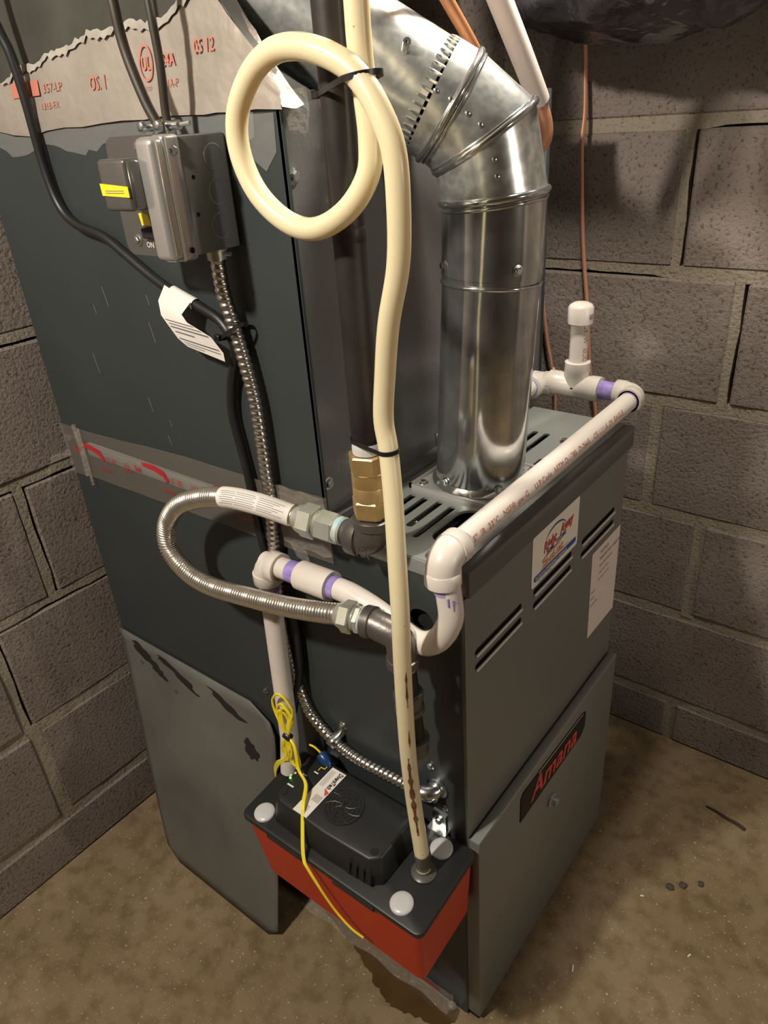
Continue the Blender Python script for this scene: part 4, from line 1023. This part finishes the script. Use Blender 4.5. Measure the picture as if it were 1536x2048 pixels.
# inlet caps
for k, (x, y) in enumerate(((-.2585, -.120), (-.0090, -.028), (-.0105, -.1175))):
    MB().lathe(PT(x, y, 0), (0, -.1, 1), [(0, .0158), (.002, .0158), (.0035, .0145), (.0045, .010), (.0050, .003)], 30).build('inlet_cap', M_cap, pu, 60)
# hose barb with check valve collar
bb = MB(); bb.lathe(PT(-.0105, -.068, 0), (0, 0, 1), [(0, .0170), (.002, .0170), (.004, .0135), (.005, .0085), (.012, .0080), (.014, .0105), (.017, .0108)], 28); bb.build('hose_barb', mat('smoke_collar', (.10, .095, .085), .3), pu, 40)
MB().lathe(PT(-.0105, -.068, .0165), (-.05, 0, 1), [(0, .0102), (.022, .0101)], 22, False).build('wet_end', mat('smoke_tube', (.09, .075, .045), .25), pu)
# hanger tab on the furnace side
tb = MB(); tb.box(-.040, -.018, -.0035, -.0003, .434, .462); tb.box(-.044, -.014, -.012, -.0003, .432, .4345); tb.build('hanger_tab', M_screw, pu)
screw(pu, (-.028, -.0035, .450), (0, -1, 0), 1.1)
MB().box(-.230, -.214, -.0035, -.0003, .440, .458).build('hanger_tab', M_screw, pu)

# ------------------------------------------------------------------ yellow safety wires
yw = thing('yellow_wires', 'bundle of yellow low voltage wire tied in a bow above pump', 'wire', (-.25, -.06, .45))
def ywire(pts, r=.0013, name='wire'): return MB().tube(cat(pts, 8), r, 8).build(name, M_yellow, yw)
kn_ = V((-.2505, -.060, .531))
def off(dx_, dz_, dy=0): return (kn_.x+dx_, kn_.y+dy, kn_.z+dz_)
for a, b_, h in ((-.020, .017, .078), (-.014, .012, .060), (-.008, .014, .054), (-.014, .004, .046), (-.004, .008, .056)):
    ywire([off(0, 0), off(a*.7, h*.4, -.002), off(a, h*.75), off((a+b_)/2, h*1.0), off(b_, h*.72, .002), off(b_*.55, h*.35), off(0.001, 0)], .0018)
for a, b_, h in ((-.017, -.002, -.055), (-.013, .004, -.050), (-.008, .016, -.058), (.0, .019, -.062), (-.015, -.004, -.046), (-.012, .0, -.040)):
    ywire([off(0, 0), off(a*.8, h*.4, -.001), off(a, h*.75), off((a+b_)/2, h*1.0), off(b_, h*.7, -.002), off(b_*.6, h*.3), off(.001, 0)], .0018)
for k in range(3):
    ywire([off(-.004, -.03), off(-.012-.002*k, -.055), off(-.030-.003*k, -.075), off(-.041-.002*k, -.095), off(-.046, -.113-.002*k)], .0016)
for k in range(2):
    o = .0028*k
    ywire([off(.002+o, -.002, -.001), off(.014+o, -.012, -.004), off(.022+o, -.045, -.010), (-.206+o, -.080, .4795), (-.190+o, -.104, .4712), (-.176+o, -.124, .449), (-.160+o, -.143, .425), (-.147+o, -.1475, .412), (-.112+o*.3, -.1470, .366), (-.085+o*.3, -.1445, .340), (-.066, -.1400, .327)], .0017)
MB().lathe(kn_-V((.006, 0, -.001)), (1, 0, -.3), [(0, .0055), (.001, .0062), (.011, .0062), (.012, .0055)], 14).build('twist_tie', M_tie, yw)
wn = thing('wire_nut', 'blue wire nut joining yellow leads behind pump label', 'connector', (-.215, -.022, .473))
MB().lathe((-.224, -.026, .480), (.55, -.1, -.25), [(0, .0075), (.004, .0088), (.012, .0085), (.022, .0055), (.024, .003)], 16).build('shell', M_wirenut, wn)
MB().tube(cat([(-.242, -.030, .492), (-.233, -.028, .490), (-.224, -.026, .482)], 5), .0016, 8).build('lead', M_yellow, wn)

# ------------------------------------------------------------------ flexible duct hanging at the top right
fd = thing('flexible_duct', 'black plastic wrapped flexible duct sagging under the ceiling', 'duct', (-.02, .58, 1.4))
dpt = cat([(-.40, .63, 2.28), (-.37, .63, 1.98), (-.31, .625, 1.72), (-.21, .62, 1.585), (-.08, .62, 1.53), (.05, .62, 1.565), (.16, .62, 1.69), (.25, .62, 1.86), (.33, .62, 2.06), (.40, .62, 2.28)], 14)
def drad(i, th, L):
    fold = 1-abs(math.sin(L*21+th*1.5+1.1*math.sin(th*3)))
    fine = 1-abs(math.sin(L*47-th*4+1.6*math.sin(th*2+L*9)))
    return .143+.011*fold**3+.006*fine**4+.003*math.sin(th*7+L*25)
dpt = resample([p-V((0, .028, .014)) for p in dpt], .006)
MB().tube(dpt, .145, 120, True, rf=drad).build('outer_jacket', M_plastic, fd, 80)

# ------------------------------------------------------------------ copper and insulated lines
tube1 = MB().tube(cat([(-.225, .762, 2.28), (-.228, .762, 1.60), (-.225, .760, 1.443), (-.212, .750, 1.298), (-.209, .740, 1.232), (-.197, .740, 1.087), (-.180, .740, .965), (-.167, .740, .853), (-.150, .742, .765), (-.140, .744, .60), (-.135, .745, .004)], 8), .0036, 10).build('copper_tube', M_copper)
tag(tube1, 'thin copper tube hanging down the right block wall', 'tube', 'thin copper tubes')
tube2 = MB().tube(cat([(-.275, .70, 1.20), (-.268, .73, 1.0), (-.258, .740, .90), (-.247, .740, .852), (-.234, .740, .749), (-.225, .742, .004)], 8), .0032, 10).build('copper_tube', M_copper)
tag(tube2, 'short bent copper tube behind the white drain tee', 'tube', 'thin copper tubes')
rl = MB().tube(cat([(-.12, .03, 2.28), (-.12, .06, 1.56), (-.12, .13, 1.462), (-.12, .199, 1.406), (-.12, .257, 1.359), (-.125, .30, 1.32), (-.15, .32, 1.30), (-.181, .325, 1.295)], 8), .0066, 14).build('liquid_line', M_copper2)
tag(rl, 'brown copper liquid line behind the flue elbow', 'pipe')
sl_ = thing('suction_line', 'white insulated suction pipe entering coil cabinet behind the elbow', 'pipe', (-.12, .415, 1.3))
MB().tube(cat([(-.12, .10, 2.28), (-.12, .11, 1.66), (-.12, .145, 1.57), (-.12, .225, 1.490), (-.12, .305, 1.411), (-.12, .36, 1.357), (-.12, .405, 1.311)], 8), .0135, 20).build('insulation', M_insul, sl_)
MB().tube(cat([(-.12, .400, 1.314), (-.12, .422, 1.288), (-.124, .432, 1.266), (-.138, .430, 1.252), (-.160, .428, 1.250), (-.182, .428, 1.250)], 8), .0098, 18).build('copper_bend', M_copper, sl_)

# ------------------------------------------------------------------ floor details
ts = thing('floor_tape_strip', 'clear printed tape peeling along bottom of furnace side', 'tape', (-.19, -.01, 0))
vs = []; n = 26
for i in range(n+1):
    f = i/n; x = -.350+f*.333
    vs += [(x, -.0012, .024+.002*math.sin(i)), (x, -.0022, .010), (x, -.006-.002*math.sin(i*1.3), .0035), (x, -.020-.003*math.sin(i*.8), .0018)]
MB().add(vs, [(4*i+k, 4*i+4+k, 4*i+5+k, 4*i+1+k) for i in range(n) for k in range(3)]).build('film', M_wrink, ts, 60)
strips('red_print', [(-.32+.06*k, -.285+.06*k, 0, .007) for k in range(5)], lambda u, v: (u, -.0032, .011+v), M_filmred, ts)
cr = MB().lathe((-.017, -.006, .004), (.3, -.5, .8), [(0, .006), (.005, .008), (.012, .003)], 7).build('crumpled_end', M_wrink, ts)
rs = random.Random(21)
wt = MB(); base = [(-.30, -.006), (-.262, -.012), (-.232, -.020), (-.205, -.026), (-.19, -.034), (-.165, -.040), (-.15, -.052), (-.12, -.060), (-.10, -.066), (-.075, -.060), (-.05, -.052), (-.022, -.050), (-.004, -.034), (-.001, -.016), (-.004, -.003), (-.30, -.003)]
pts = []
for a, b_ in zip(base[:-3], base[1:-2]):
    for k in range(4):
        f = k/4; pts.append((a[0]+(b_[0]-a[0])*f+rs.uniform(-.002, .002), a[1]+(b_[1]-a[1])*f+rs.uniform(-.003, .003)))
pts += base[-3:]
wp = MB().prism(pts, lambda a, b, d: (a, b, d), .0002, .0010).build('water_puddle', M_wet); tag(wp, 'wet brown puddle on the floor beside taped furnace base', 'puddle')
tw = MB().tube(cat([(.200, .627, .003), (.222, .624, .004), (.245, .618, .005), (.262, .616, .005), (.279, .611, .004)], 5), [.0016+.0006*k/20*(3) for k in range(21)], 7).build('twig', M_twig)
tag(tw, 'dark splinter of wood lying on lit floor at right', 'twig')
for k, (x, y, r_, lb_) in enumerate(((.201, .407, .0075, 'brown pebble on floor, leftmost of the three'), (.219, .424, .0075, 'grey green pebble on floor, middle of the three'), (.245, .445, .006, 'dark pebble on floor, rightmost of the three'))):
    me = bpy.data.meshes.new('pebble'); bm = bmesh.new(); bmesh.ops.create_icosphere(bm, subdivisions=2, radius=r_)
    for v in bm.verts: v.co *= rs.uniform(.82, 1.15); v.co.z *= .45
    bm.to_mesh(me); bm.free(); o = finish('pebble', me, M_pebble, None, 60, (x, y, r_*.38)); tag(o, lb_, 'pebble', 'pebbles on the lit floor')
for k, (x, y, l, a) in enumerate(((.118, .165, .012, 1.9), (.165, .36, .006, .4), (.27, .30, .007, 1.2), (.155, .05, .008, 2.2))):
    d = V((math.cos(a), math.sin(a), 0))*l/2
    o = MB().tube([V((x, y, .0016))-d, V((x, y, .0024)), V((x, y, .0016))+d], .0014, 6).build('plaster_chip', M_white)
    tag(o, ('white sliver of plaster on the floor nearest the furnace front', 'white plaster crumb on floor beyond the pebbles', 'white plaster crumb on floor farthest right', 'small white plaster sliver on floor at bottom')[k], 'debris', 'plaster chips on the floor')
